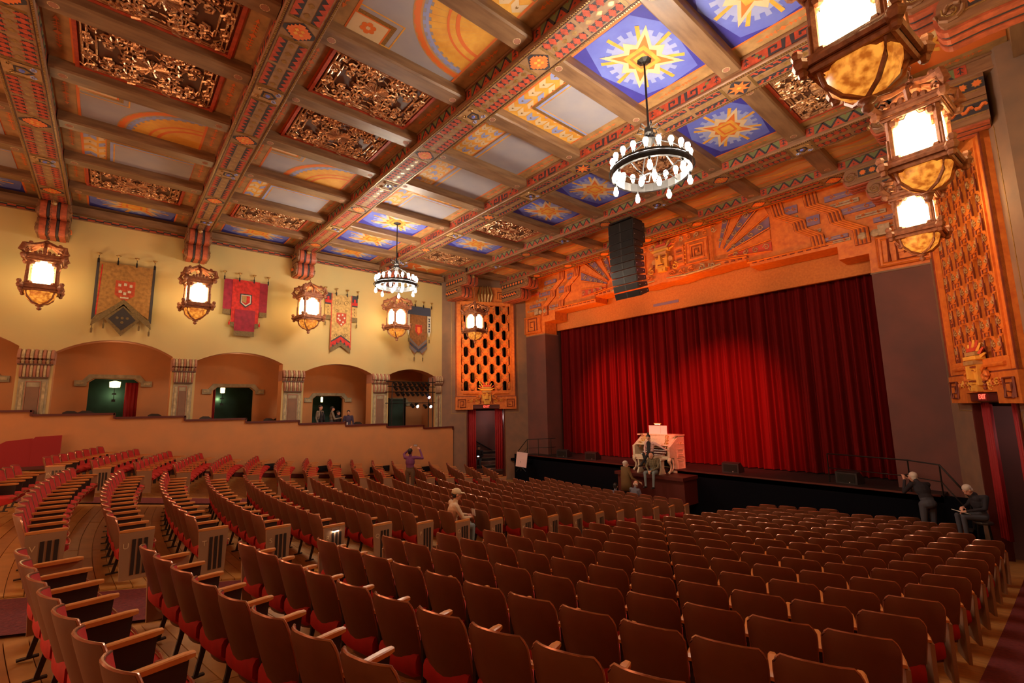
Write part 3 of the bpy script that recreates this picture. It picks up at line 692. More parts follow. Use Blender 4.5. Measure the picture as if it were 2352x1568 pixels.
# ================================================================== MASK + FRET HELPERS
def mask(mb, T, s=1.0, m=terracotta, m2=terracotta_dark, m3=yellow_paint):
    """stepped-crown stone face; local x across, z up, -y towards the hall"""
    def B(x, z, w, h, d, mm=m, y=0): mb.box((x * s, (-d / 2 + y) * s, z * s), (w * s, d * s, h * s), mm, T)
    B(0, 0, .62, .80, .20); B(0, -.48, .40, .22, .22); B(0, .30, .66, .12, .28, m3)
    for i in range(3): B(0, .45 + .13 * i, .86 - .16 * i, .11, .24 - .03 * i, (m, m3, relief_red)[i])
    for i in range(9):
        a = pi * (i + .5) / 9; mb.tube([(.40 * s * math.cos(a), -.10 * s, (.42 + .30 * math.sin(a)) * s), (.62 * s * math.cos(a), -.06 * s, (.46 + .56 * math.sin(a)) * s)], [.06 * s, .03 * s], relief_red if i % 2 else m, 5, T)
    mb.prism([(-.07 * s, -.20 * s), (.07 * s, -.20 * s), (.035 * s, .20 * s), (-.035 * s, .20 * s)], -.34 * s, -.1 * s, m, 'y', T)
    for q in (-1, 1):
        B(q * .17, .16, .20, .05, .28, m2); mb.ball((q * .17 * s, -.21 * s, .06 * s), .07 * s, m, 8, T, (1.3, .6, .8)); B(q * .17, .055, .09, .03, .27, m2)
        mb.lathe([(0, -.02), (.11, -.02), (.13, .0), (.13, .10), (0, .10)], m3, 10, (T if T is not None else Matrix()) @ Matrix.Translation((q * .43 * s, -.02 * s, -.02 * s)) @ Matrix.Rotation(pi / 2, 4, 'X') @ Matrix.Scale(s, 4))
        for k in range(4): mb.ball((q * .44 * s, -.12 * s, (-.2 - .10 * k) * s), .05 * s, m2, 6, T)
        mb.tube([(x * s, -.06 * s, z * s) for x, _, z in spiral(q * .62, -.42, .20, 1.3, pi / 2, -q, 10)], .035 * s, m, 5, T)
    B(0, -.27, .30, .045, .27, m2); B(0, -.22, .26, .04, .29, m); B(0, -.33, .24, .05, .29, m); B(0, -.52, .14, .10, .28, m)
def fret(mb, T, x, z, w, d=1, y=-.05, r=.025, m=terracotta_dark):
    """square spiral"""
    p = []; h = w / 2
    seq = [(-h, -h), (-h, h), (h, h), (h, -h), (-h * .45, -h), (-h * .45, h * .45), (h * .45, h * .45), (h * .45, -h * .35), (0, -h * .35)]
    mb.tube([(x + d * a, y, z + b) for a, b in seq], r, m, 4, T)
# ================================================================== SPLAYED ORGAN-CHAMBER WALLS
LS = 4.86
def blockm():
    mb = MB(); w, h = .245, .25; n, k = .080, .055
    mb.prism([(-w, -h), (-n, -h), (-n, -h + k), (n, -h + k), (n, -h), (w, -h), (w, h), (n, h), (n, h - k), (-n, h - k), (-n, h), (-w, h)], -.06, .10, terracotta, 'y')
    for q in (-1, 1):
        mb.tube([(x, -.075, z) for x, _, z in spiral(q * .125, .07, .095, 1.2, pi / 2, -q, 9)] , .022, tan_paint, 4)  # pale scrolls stand in for highlights, dark outlines add painted contrast
        mb.tube([(q * .22, -.08, .22), (q * .22, -.08, -.02), (q * .10, -.08, -.10), (q * .10, -.08, -.22)], .014, terracotta_dark, 4)
        mb.box((q * .235, -.07, -.08), (.03, .03, .3), terracotta_dark)
    mb.box((0, -.07, -.11), (.30, .04, .03), terracotta)
    return mb.mesh('lattice_block')
BLK = blockm()
def splay(A, B, nm, left):
    Bv, Av = Vector((*B, 0)), Vector((*A, 0)); o0 = Av if left else Bv; d = (Bv - Av) if left else (Av - Bv)
    T = frame(o0, d); L = d.length; c = L / 2; zf = -4.6
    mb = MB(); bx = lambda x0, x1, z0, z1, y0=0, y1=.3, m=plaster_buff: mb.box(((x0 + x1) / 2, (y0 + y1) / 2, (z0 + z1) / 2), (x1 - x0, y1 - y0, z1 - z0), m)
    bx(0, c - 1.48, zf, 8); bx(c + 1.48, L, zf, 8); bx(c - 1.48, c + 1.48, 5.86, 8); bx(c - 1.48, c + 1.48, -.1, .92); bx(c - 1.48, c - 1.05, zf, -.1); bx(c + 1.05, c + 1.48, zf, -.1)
    for q in (-1, 1): # incised gilt line round the grille
        bx(c + q * 1.92 - .012, c + q * 1.92 + .012, -.32, 5.9, -.008, 0, gold); bx(min(c + q * 1.92, c + q * 1.12), max(c + q * 1.92, c + q * 1.12), -.33, -.305, -.008, 0, gold); bx(c + q * 1.12 - .012, c + q * 1.12 + .012, zf, -.32, -.008, 0, gold)
        bx(c + q * 1.06 - .03, c + q * 1.06 + .03, zf, -.1, -.03, .33, maroon_wood)
    w = mb.obj(nm, None, kind='structure'); w.matrix_world = T
    room = MB(); rb = lambda x0, x1, y0, y1, z0, z1, m: room.box(((x0 + x1) / 2, (y0 + y1) / 2, (z0 + z1) / 2), (x1 - x0, y1 - y0, z1 - z0), m)
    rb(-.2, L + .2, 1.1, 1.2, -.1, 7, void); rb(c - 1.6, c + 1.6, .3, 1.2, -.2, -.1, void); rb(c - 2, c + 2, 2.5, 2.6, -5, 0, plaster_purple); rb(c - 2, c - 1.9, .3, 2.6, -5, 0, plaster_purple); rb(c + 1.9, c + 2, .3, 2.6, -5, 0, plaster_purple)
    rb(c - 2, c + 2, .9, 2.6, -.12, -.02, plaster_purple)
    r = room.obj('organ_chamber', w)
    for i in range(15):
        m2 = MB(); x = c - 1.42 + i * .203; m2.lathe([(.0, .5), (.055, .6), (.055, 5.9), (0, 5.9)], steel_leg if i % 3 else screw_metal, 8, None, (x, .62 + .1 * (i % 2), 0)); m2.obj('organ_pipe', w, True)
    # lattice
    t = thing('organ_grille', ('orange carved plaster grille with a mask, left of the stage' if left else 'orange carved plaster grille with a mask, right of the stage'), 'grille'); t.matrix_world = T
    f = MB(); fb = lambda x0, x1, z0, z1, y0, y1, m=terracotta: f.box(((x0 + x1) / 2, (y0 + y1) / 2, (z0 + z1) / 2), (x1 - x0, y1 - y0, z1 - z0), m)
    for q in (-1, 1): fb(min(c + q * 1.44, c + q * 1.70), max(c + q * 1.44, c + q * 1.70), .55, 5.98, -.16, .05); fb(min(c + q * 1.42, c + q * 1.47), max(c + q * 1.42, c + q * 1.47), .9, 5.9, -.20, -.1); fb(min(c + q * 1.66, c + q * 1.70), max(c + q * 1.66, c + q * 1.70), .55, 5.98, -.19, -.1, terracotta_dark)
    fb(c - 1.70, c + 1.70, 5.78, 5.98, -.16, .05); f.prism([(c - 1.72, -.12), (c - .76, -.12), (c - .76, .14), (c + .76, .14), (c + .76, -.12), (c + 1.72, -.12), (c + 1.72, .58), (c - 1.72, .58)], -.20, .05, terracotta, 'y')
    fb(c - 1.44, c + 1.44, .62, .92, -.18, .05); fb(c - 1.70, c + 1.70, .57, .62, -.17, -.05, terracotta_dark)
    f.obj('frame', t)
    rows = 10; hh = (5.78 - .92) / rows
    for r_ in range(rows):
        off = 0 if r_ % 2 == 0 else .3725
        for k in range(-3, 4):
            x = k * .745 + off
            if abs(x) > 1.5: continue
            o = link('lattice_block', BLK, t, (c + x, 0, .92 + hh * (r_ + .5))); o.scale = (1, 1, hh / .5)
            if abs(x) + .262 > 1.44: o.scale = (max(.2, (1.44 - abs(x) + .262) / .524), 1, hh / .5); o.location.x = c + math.copysign((1.44 + abs(x) - .262) / 2, x)
    for q in (-1, 1):
        v = MB()
        fret(v, None, c + q * 1.38, .22, .42, -q, -.23, .03); v.box((c + q * 1.38, -.22, .22), (.16, .06, .16), terracotta)
        for k in range(4): v.tube([(x, -.22, z) for x, _, z in spiral(c + q * (1.02 - .16 * k), .36, .10, 1.2, k, q, 8)], .022, yellow_paint if k % 2 else terracotta, 4)
        v.tube([(c + q * 1.3, -.2, .76), (c + q * .7, -.22, .76)] + [(x, -.24, z) for x, _, z in spiral(c + q * .48, .56, .20, 1.1, pi / 2, q, 9)], .05, terracotta, 6)
        v.obj('scrollwork', t)
    k = MB(); mask(k, Matrix.Translation((c, -.14, .62)), .78, yellow_paint, terracotta_dark, tan_paint); k.obj('mask', t)
    # crown of gilded scrolls over the grille
    g = MB()
    for i in range(5): g.tube([(c + (i - 2) * .16, -.12, 6.0), (c + (i - 2) * .2, -.22, 6.4), (c + (i - 2) * .14, -.14, 6.9)], [.06, .075, .04], gold, 6)
    for q in (-1, 1):
        fret(g, None, c + q * .95, 6.4, .4, q, -.06, .03); g.box((c + q * 1.4, -.03, 6.45), (.3, .08, .5), terracotta)
    g.box((c, -.02, 6.45), (3.2, .06, .85), terracotta); g.obj('crest', t)
    # exit sign over the doorway
    s = MB(); s.box((c, -.06, .03), (1.50, .16, .20), maroon_wood); lt = s.obj('door_lintel', w)
    e = thing('exit_sign', ('red illuminated EXIT sign over the doorway left of the stage' if left else 'red illuminated EXIT sign over the doorway right of the stage'), 'sign', group=None); e.matrix_world = T @ Matrix.Translation((c, -.16, .03))
    m3 = MB(); m3.box((0, 0, 0), (.40, .06, .19), mat('sign_case', (.20, .02, .015), .5)); m3.obj('case', e)
    link('lettering', text_mesh('EXIT', .17, exit_lit), e, (0, -.035, 0), (pi / 2, 0, 0))
    # drapes of the doorway
    for q in (-1, 1):
        dr = MB(); n = 22; vs = []
        for j, z in enumerate((-3.42 if left else -3.4, -1.6, -.08)):
            for i in range(n + 1):
                u = i / n; vs.append((c + q * (1.0 - .46 * u), .14 + .05 * math.sin(u * 24 + j * .3), z))
        fs = [(j * (n + 1) + i, j * (n + 1) + i + 1, (j + 1) * (n + 1) + i + 1, (j + 1) * (n + 1) + i) for j in range(2) for i in range(n)]
        dr.add(vs, fs, velvet_drape); o = dr.obj('door_drape', None, True, label='red velvet drape hanging at the %s side of the doorway %s of the stage' % ('left' if q < 0 else 'right', 'left' if left else 'right'), cat='curtain'); o.matrix_world = T
        sm = o.modifiers.new('thick', 'SOLIDIFY'); sm.thickness = .015
    # steps and handrail in the passage
    stp = MB()
    for i in range(7): stp.box((c, .9 + .28 * i + .8, -3.55 + .17 * i), (2.2, 1.6, .17), stage_black if i % 2 else plaster_purple); stp.box((c, .92 + .28 * i, -3.475 + .17 * i), (2.2, .05, .03), plaster_buff)
    stp.obj('step', w)
    hr = MB(); hr.tube([(c - .95, 2.42, -1.55), (c + 1.1, 2.42, -2.75)], .04, metal_black, 6); hr.obj('handrail', w)
    _d = bpy.data.lights.new('passage_fill', 'POINT'); _d.energy = 16; _d.color = (1, .72, .66); _d.shadow_soft_size = .1; _o = bpy.data.objects.new('passage_fill', _d); COL.objects.link(_o); _o.location = T @ Vector((c + (.5 if left else -.5), 1.5, -.6))  # unseen light added to brighten the doorway passage
    return T, c, w
TL, cL, splayL = splay((XL, 13.8), (-19.8, 18.2), 'wall_front_left', True)
TR, cR, splayR = splay((XR, 13.8), (-1.98, 18.2), 'wall_front_right', False)
# ================================================================== PROSCENIUM
PX = -10.82
def sc_pts(sg):
    pts = [(9.05, 4.02), (9.05, 8.0)]
    inner = [(7.42, 4.02), (7.42, 4.68), (6.60, 4.68), (6.60, 5.14), (3.75, 5.14), (3.75, 5.42), (2.85, 5.42)]
    return inner
wave = []
for i in range(25):
    x = -2.75 + 5.5 * i / 24; wave.append((PX + x, 5.40 - .06 * math.cos(x * 1.1) * 1 - .07 * abs(math.sin(x * 2.1))))
inn = sc_pts(1)
outl = [(PX - 9.0, 4.02)] + [(PX - x, z) for x, z in inn] + wave + [(PX + x, z) for x, z in inn[::-1]] + [(PX + 9.0, 4.02), (PX + 9.0, 8.0), (PX - 9.0, 8.0)]
mb = MB(); mb.prism(outl, 18.2, 19.15, terracotta, 'y')
for q in (-1, 1):
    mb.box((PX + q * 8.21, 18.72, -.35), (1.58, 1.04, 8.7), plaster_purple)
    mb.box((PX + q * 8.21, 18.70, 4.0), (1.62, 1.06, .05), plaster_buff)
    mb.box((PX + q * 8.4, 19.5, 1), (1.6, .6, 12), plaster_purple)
pros = struct('wall_front', mb)
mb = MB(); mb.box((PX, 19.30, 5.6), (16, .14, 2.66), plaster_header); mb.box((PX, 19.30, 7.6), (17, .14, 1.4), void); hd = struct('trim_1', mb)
mb = MB(); mb.box((0, 0, 0), (1.3, .02, .12), relief_blue); mb.obj('faded_patch', hd).location = (-11.3, 19.22, 4.62)
fy = 18.2
def fz_(parent, name, fn):
    for q in (-1, 1):
        mb = MB(); T = Matrix.Translation((PX, fy, 0)) @ Matrix.Scale(q, 4, (1, 0, 0)); fn(mb, T, q); mb.obj(name, parent)
def bands(mb, T, q):
    for path in ([(4.65, 7.3), (4.75, 6.75), (5.35, 6.35), (5.40, 6.02), (5.85, 5.68), (5.90, 5.25)], [(5.75, 7.3), (5.80, 6.80), (6.42, 6.35), (6.48, 5.98), (7.08, 5.55), (7.10, 5.02)]):
        mb.prism([(x, z) for x, z in path] + [(x + .42, z) for x, z in path[::-1]], -.07, 0, terracotta_dark, 'y', T)
        for k in range(4): mb.tube([(x + .05 + .11 * k, -.08, z) for x, z in path], .036, terracotta, 5, T)
def panels(mb, T, q):
    for (x, z, w, h, m) in ((5.35, 6.85, .42, .30, relief_blue), (5.35, 6.52, .40, .16, relief_cream), (6.0, 6.25, .40, .34, relief_blue), (5.95, 5.85, .5, .10, relief_cream), (6.6, 5.45, .7, .12, relief_blue), (6.65, 5.3, .7, .08, relief_cream), (6.85, 6.85, .9, .20, relief_blue), (6.95, 6.55, .8, .14, relief_cream), (7.3, 6.25, .9, .2, relief_blue), (7.6, 5.95, .8, .12, relief_cream), (8.1, 5.7, .9, .16, relief_blue), (8.2, 6.4, .9, .14, relief_red), (8.3, 6.75, .9, .14, relief_blue), (8.3, 5.45, .9, .10, relief_cream)):
        mb.box((x, -.03, z), (w, .07, h), m, T); mb.box((x, -.045, z), (w * .9, .06, .02), relief_cream if m is not relief_cream else terracotta_dark, T)
        for k in range(2): mb.tube([(a, -.09, b) for a, _, b in spiral(x + w * (.28 if k else -.24), z, min(h, .2) * .42, 1.1, k * 2, 1, 7)], .016, terracotta, 4, T)
    for k in range(2): mb.ball((7.32 + .34 * k, -.08, 5.28), .13, relief_cream, 8, T, (1, .6, 1))
    mb.box((7.9, -.08, 5.32), (.3, .2, .34), relief_cream, T)
    mb.box((8.3, -.05, 4.62), (1.2, .10, .9), terracotta, T); fret(mb, T, 8.3, 4.62, .72, 1, -.12, .05, terracotta_dark); mb.box((8.3, -.1, 4.62), (.26, .08, .26), terracotta, T)
    for w in (1.3, 1.05): mb.tube([(8.3 - w / 2, -.11, 4.62 - w * .36), (8.3 - w / 2, -.11, 4.62 + w * .36), (8.3 + w / 2, -.11, 4.62 + w * .36), (8.3 + w / 2, -.11, 4.62 - w * .36)], .035, terracotta, 4, T, closed=True)
    for k in range(14): mb.box((2.9 + k * .26, -.03, 5.26 if k > 3 else 5.52), (.14, .06, .05), terracotta_dark, T)
def rays(mb, T, q):
    ox, oz = 2.55, 5.75; n = 7
    cols = (relief_red, terracotta, relief_blue, terracotta, relief_blue, terracotta, relief_blue)
    for i in range(n):
        a0 = math.radians(-6 + i * 12.2); a1 = a0 + math.radians(10.0)
        r1a = min(3.0, 2.05 / max(.25, math.cos(a0)), 1.62 / max(.001, math.sin(a0)) if math.sin(a0) > .05 else 9); r1b = min(3.0, 2.05 / max(.25, math.cos(a1)), 1.62 / max(.001, math.sin(a1)) if math.sin(a1) > .05 else 9)
        P = [(ox + .45 * math.cos(a0), oz + .45 * math.sin(a0)), (ox + r1a * math.cos(a0), oz + r1a * math.sin(a0)), (ox + r1b * math.cos(a1), oz + r1b * math.sin(a1)), (ox + .45 * math.cos(a1), oz + .45 * math.sin(a1))]
        mb.prism(P, -.05 - .03 * (i % 2), 0, cols[i], 'y', T)
        mb.tube([(P[0][0], -.08, P[0][1]), (P[1][0], -.08, P[1][1])], .022, terracotta, 4, T)
        am = (a0 + a1) / 2
        if i % 2 == 0:
            for k in range(4):
                r = .75 + .38 * k
                if r < r1a - .1: mb.tube([(x, -.11, z) for x, _, z in spiral(ox + r * math.cos(am), oz + r * math.sin(am), .10 + .012 * k, 1.3, k, (-1) ** k, 9)], .022, relief_cream, 4, T)
def centre(mb, T, q):
    for w in (.95, .60): mb.tube([(1.75 - w / 2, -.10, 6.30 - w / 2), (1.75 - w / 2, -.10, 6.30 + w / 2), (1.75 + w / 2, -.10, 6.30 + w / 2), (1.75 + w / 2, -.10, 6.30 - w / 2)], .045, terracotta, 5, T, closed=True)
    mb.box((1.75, -.04, 6.30), (.86, .1, .86), terracotta, T); fret(mb, T, 1.75, 6.30, .42, 1, -.11, .03); mb.ball((1.75, -.10, 6.3), .06, terracotta, 6, T)
    mb.box((.95, -.03, 6.3), (.42, .1, .9), terracotta, T)
    for k in range(5): mb.box((.95, -.09, 5.95 + .18 * k), (.34 - .1 * (k % 2), .05, .07), terracotta_dark if k % 2 else terracotta, T); mb.ball((1.22, -.09, 5.95 + .17 * k), .035, yellow_paint, 6, T)
    for k in range(7): mb.tube([(x, -.09, z) for x, _, z in spiral(.35 + .36 * k, 7.0, .13, 1.2, k, -1, 8)], .028, terracotta if k % 2 else relief_cream, 4, T)
    for k in range(5): mb.tube([(x, -.10, z) for x, _, z in spiral(.55 + .45 * k, 5.62 - .02 * k, .16, 1.3, .6 * k, (-1) ** k, 9)], .034, terracotta if k < 3 else relief_cream, 5, T)
    mb.tube([(.3, -.10, 5.46), (1.2, -.12, 5.40), (2.0, -.12, 5.44), (2.7, -.10, 5.50)], [.03, .05, .05, .04], relief_cream, 5, T)
    mb.tube([(0, -.06, 7.18), (2.6, -.06, 7.18)], .03, terracotta, 4, T); mb.tube([(2.42, -.07, 7.2), (2.42, -.07, 5.7), (3.7, -.07, 5.55), (3.7, -.07, 5.3), (6.5, -.07, 5.3)], .035, terracotta, 4, T)
for nm, fn in (('zigzag_band', bands), ('relief_panel', panels), ('ray_relief', rays), ('scroll_relief', centre)): fz_(pros, nm, fn)
mb = MB(); mask(mb, Matrix.Translation((PX + .15, fy - .04, 6.30)), .92, yellow_paint, terracotta_dark, orange_paint); mb.obj('mask', pros)
for z in (7.28, 7.42): m2 = MB(); m2.box((PX, fy - .05, z), (17.6, .12, .06), terracotta if z < 7.3 else terracotta_dark); m2.obj('moulding', pros)
# ================================================================== STAGE
ZS = -2.60
mb = MB(); mb.box((PX, 19.6, ZS - .1), (17.0, 4.4, .2), stage_black); mb.box((PX, 17.43, (ZS - 4.7) / 2), (18.6, .06, -ZS * 0 + (4.7 + ZS) - .02), black_matte)
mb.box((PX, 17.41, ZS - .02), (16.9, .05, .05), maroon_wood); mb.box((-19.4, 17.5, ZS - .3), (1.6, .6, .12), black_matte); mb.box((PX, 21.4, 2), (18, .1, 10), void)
stage = struct('floor_stage', mb)
def curtain():
    mb = MB(); nx, nz = 560, 7; rnd = random.Random(5); ph = [rnd.uniform(0, 6) for _ in range(6)]; vs = []
    for j in range(nz + 1):
        z = ZS + .03 + (4.75 - ZS) * j / nz; t = j / nz
        for i in range(nx + 1):
            x = -18.5 + 15.6 * i / nx; u = x * 1.0
            a = .075 * math.sin(u * 21 + ph[0] + 1.2 * math.sin(u * 1.7)) + .045 * math.sin(u * 34 + ph[1] + .8 * math.sin(u * 2.9 + t)) + .05 * math.sin(u * 8.3 + ph[2] + .25 * t)
            a *= (1.65 - .5 * t)
            if abs(x + 10.9) < .14: a -= .14
            vs.append((x, 19.68 + a, z))
    mb.add(vs, [(j * (nx + 1) + i, j * (nx + 1) + i + 1, (j + 1) * (nx + 1) + i + 1, (j + 1) * (nx + 1) + i) for j in range(nz) for i in range(nx)], velvet)
    return mb.obj('stage_curtain', None, True, label='deep red pleated velvet house curtain closing the stage', cat='curtain')
curtain()
# console lift
mb = MB(); mb.box((-10.9, 17.30, -2.80), (3.1, 2.0, .12), maroon_wood); mb.box((-10.9, 17.35, -3.3), (3.0, 1.8, .95), maroon_wood); mb.obj('organ_lift', None, label='dark red lift platform carrying the white organ console', cat='platform')
# ------------------------------------------------------------------ organ console (front faces the seats, -y)
def organ():
    t = thing('organ_console', 'cream carved theatre organ console with gilt ornament on the red platform', 'organ', (-11.15, 17.05, -2.74), -.06)
    W, D, H = 1.80, 1.05, 1.46
    prof = [(0.42, 0), (D, 0), (D, H), (.72, H), (.10, 1.06), (.0, 1.02), (0, .62), (.30, .58), (.40, .30)]   # side (y,z)
    for s in (-1, 1):
        mb = MB(); x = s * (W / 2 - .05); mb.prism(prof, x - .05, x + .05, ivory, 'x')
        e = x + s * .055
        for a, b in (((.50, .10), (.98, .50)), ((.50, .58), (.98, .92))):
            for w in (0, .05): mb.tube([(e, a[0] + w, a[1] + w), (e, b[0] - w, a[1] + w), (e, b[0] - w, b[1] - w), (e, a[0] + w, b[1] - w)], .012, ivory, 4, closed=True)
        for k in range(3): mb.tube([(e, y, z) for y, z in [(.62 + .2 * k * .8 + .05 * math.cos(q), 1.14 + .04 * math.sin(q)) for q in [i * .9 for i in range(8)]]], .012, gilt if k == 1 else ivory, 4)
        for k in range(5): mb.ball((e, .58 + .08 * k, .72), .022, ivory, 6)
        mb.box((x, .72, .04), (.16, .72, .09), ivory); mb.box((x, .73, H), (.14, .7, .05), ivory)
        mb.obj('end_panel', t)
        lg = MB(); lg.tube([(x, .05, .60), (x, .0, .46), (x, .12, .30), (x, .10, .12), (x, -.06, .02)], [.09, .07, .045, .04, .05], ivory, 7); lg.tube([(x - s * .02, .22, .60), (x - s * .02, .30, .4), (x, .28, .2), (x, .12, .05)], [.05, .04, .035, .03], ivory, 6); lg.obj('leg', t, True)
        for k in range(6): lg2 = MB(); lg2.ball((x - s * (.02), .16 + .05 * k, .86 + .03 * k), .035, gilt, 6)
        g = MB()
        for k in range(3): g.tube([(a, .18 + .22 * k * .5, b + 1.14 + .12 * k) for a, _, b in spiral(s * (W / 2 - .26 - .05 * k), 0, .10, 1.4, 0, s, 9)], .02, gilt, 5)
        g.obj('gilt_scroll', t, True)
    mb = MB(); mb.box((0, .86, .78), (W - .1, .36, 1.30), ivory); mb.prism([(.72, H - .04), (.18, 1.10), (.10, 1.06), (.66, H)], -W / 2 + .05, W / 2 - .05, ivory, 'x')
    mb.box((0, D - .2, H), (W - .02, .5, .05), ivory); mb.box((0, .28, .60), (W - .12, .5, .07), ivory); mb.box((0, .03, .60), (W, .06, .12), ivory); mb.box((0, .9, .07), (W, .35, .14), ivory)
    for x0 in (-.55, 0, .55):
        for w in (0, .04): mb.tube([(x0 - .22 + w, .665, .14 + w), (x0 + .22 - w, .665, .14 + w), (x0 + .22 - w, .665, .52 - w), (x0 - .22 + w, .665, .52 - w)], .010, ivory, 4, closed=True)
    mb.obj('case', t)
    for k in range(4):
        m2 = MB(); y, z = .06 + .13 * k, .68 + .085 * k; m2.box((0, y + .07, z), (1.05, .13, .045), paper)
        for i in range(24):
            if i % 7 not in (2, 6): m2.box((-.50 + i * .0425, y + .09, z + .03), (.02, .08, .02), black_plastic)
        m2.box((0, y + .01, z - .03), (1.1, .02, .05), maroon_wood); m2.obj('keyboard', t)
    m3 = MB()
    for s in (-1, 1):       # stop rail sweeping round
        for i in range(13): m3.box((s * (.60 + .018 * i), .12 + .04 * i, .98 + .012 * i), (.02, .05, .05), (fire_paint, paper, yellow_paint)[i % 3])
    for i in range(26): m3.box((-.56 + .045 * i, .60, 1.13), (.03, .03, .06), (fire_paint, paper, yellow_paint, paper)[i % 4])
    m3.obj('stop_tab', t)
    r = MB(); r.box((-.05, .72, 1.62), (.78, .03, .06), gilt)
    for x0, w, a in ((-.36, .28, .1), (-.07, .30, -.05), (.24, .30, .05)): r.box((x0, .66 + .02 * abs(a), 1.66), (w, .012, .36), paper)
    r.obj('sheet_music', t)
    l = MB(); l.tube([(-.05, .8, 1.48), (-.05, .8, 1.88), (-.05, .66, 1.92)], .015, gilt, 5); l.tube([(-.22, .66, 1.92), (.12, .66, 1.92)], .03, gilt, 7); l.tube([(-.18, .65, 1.90), (.08, .65, 1.90)], .018, lamp_lit, 6); l.obj('music_lamp', t)
    p = MB()
    for i in range(14): p.box((-.50 + i * .078, .38, .09), (.03, .55, .03), maroon_wood if i % 3 else black_plastic)
    p.box((0, .5, .05), (1.2, .5, .04), black_plastic); p.box((.28, .62, .40), (.42, .02, .40), void); p.obj('pedalboard', t)
    b = thing('organ_bench', 'cream organ bench with flared ends in front of the organ console', 'bench', (-10.95, 16.72, -2.74))
    q = MB(); q.box((0, 0, .56), (1.15, .30, .05), ivory); q.obj('seat', b)
    for s in (-1, 1): q = MB(); q.prism([(-.22, 0), (.22, 0), (.10, .22), (.13, .54), (-.13, .54), (-.10, .22)], s * .50 - .03, s * .50 + .03, ivory, 'x'); q.obj('leg', b)
organ()
def wedge(x, y, rz, lab):
    t = thing('stage_monitor', lab, 'speaker', (x, y, ZS), rz, 'wedge monitors on the stage'); mb = MB()
    mb.prism([(-.22, 0), (.26, 0), (.26, .14), (-.02, .38), (-.22, .34)], -.31, .31, black_plastic, 'x'); mb.obj('cabinet', t)
    g = MB(); g.add([(-.28, -.2, .345), (.28, -.2, .345), (.28, -.03, .375), (-.28, -.03, .375)], [(0, 1, 2, 3)], metal_black); g.box((0, -.225, .17), (.5, .02, .26), metal_black); g.obj('grille', t)
    h = MB(); h.box((.1, -.24, .05), (.03, .01, .03), screw_metal); h.obj('badge_plate', t)
for x, y, rz, lb in ((-16.9, 18.0, .2, 'black wedge speaker at the left end of the stage, leftmost of three'), (-15.0, 18.0, .1, 'black wedge speaker on the stage left of the organ, nearer the organ'), (-8.3, 18.1, 0, 'black wedge speaker on the stage to the right of the organ'), (-4.6, 18.1, -.2, 'large black wedge speaker at the right end of the stage')): wedge(x, y, rz, lb)
def railing(pts, posts, lab):
    t = thing('handrail', lab, 'railing'); mb = MB(); mb.tube(pts, .022, metal_black, 6); mb.tube([(x, y, z - .45) for x, y, z in pts], .015, metal_black, 6); mb.obj('rail', t, True)
    for x, y, z, h in posts: m2 = MB(); m2.tube([(x, y, z), (x, y, z + h)], .02, metal_black, 6); m2.obj('post', t)
railing([(-19.2, 16.9, -2.35), (-18.7, 17.1, -1.75), (-17.6, 17.75, -1.70), (-17.6, 18.1, -1.70)], [(-19.2, 16.9, -3.2, .85), (-18.7, 17.1, -2.6, .85), (-18.2, 17.42, -2.6, .87), (-17.6, 17.78, -2.6, .9)], 'thin black handrail on the steps at the left end of the stage')
railing([(-5.1, 17.9, -1.70), (-3.0, 17.5, -1.72), (-2.3, 17.3, -1.78), (-1.75, 16.9, -2.5)], [(-5.1, 17.9, -2.6, .9), (-3.0, 17.5, -2.6, .88), (-2.3, 17.3, -2.62, .84), (-1.75, 16.9, -3.3, .8)], 'thin black handrail at the right end of the stage')
t = thing('sign_board', 'blank pale pink card on a black stand left of the stage', 'sign', (-18.45, 16.35, -3.30), .25)
mb = MB(); mb.box((0, 0, 1.0 - .42), (.66, .02, .74), pink_board); mb.obj('board', t).rotation_euler = (-.1, .08, 0)
m2 = MB(); m2.tube([(0, .05, 0), (0, .05, .5)], .02, metal_black, 6)
for a in (0, 2.1, 4.2): m2.tube([(0, .05, .25), (.28 * math.cos(a), .05 + .28 * math.sin(a), 0)], .014, metal_black, 5)
m2.obj('stand', t)
# line array hung from the ceiling
t = thing('speaker_array', 'tall curved black speaker array hanging before the painted stage frieze', 'speaker', (-10.22, 14.75, 6.98))
y, z, a = 0.0, 0.0, 0.0
for k in range(10):
    h = .40 if k < 2 else .262; w = 1.14; dp = .78 if k < 2 else .60
    a += 0 if k < 2 else math.radians(.4 + .55 * (k - 2)); dy, dz = math.sin(a), -math.cos(a)
    T = Matrix.Translation((0, y + dy * h / 2, z + dz * h / 2)) @ Matrix.Rotation(a, 4, 'X')
    mb = MB(); mb.prism([(-.30, -h / 2 + .012), (-.30 + dp, -h / 2 + (.012 if k < 2 else .05)), (-.30 + dp, h / 2 - (.012 if k < 2 else .05)), (-.30, h / 2 - .012)], -w / 2, w / 2, black_plastic, 'x', T)
    for s in (-1, 1):
        for q in (-1, 1): mb.ball((s * (w / 2 + .005), -.22 if q < 0 else dp - .42, 0), .018, screw_metal, 5, T)
    o = mb.obj('cabinet', t)
    g = MB(); g.box((0, -.305, 0), (w - .06, .02, h - .05), metal_black, T); g.box((0, -.318, 0), (.06, .01, h - .05), black_plastic, T)
    g.obj('grille', o)
    y += dy * h; z += dz * h
mb = MB(); mb.box((0, .05, .06), (1.0, .8, .07), metal_black); mb.tube([(-.4, .05, .1), (-.4, .05, .6)], .014, metal_black, 5); mb.tube([(.4, .05, .1), (.4, .05, .6)], .014, metal_black, 5); mb.obj('rigging_frame', t)
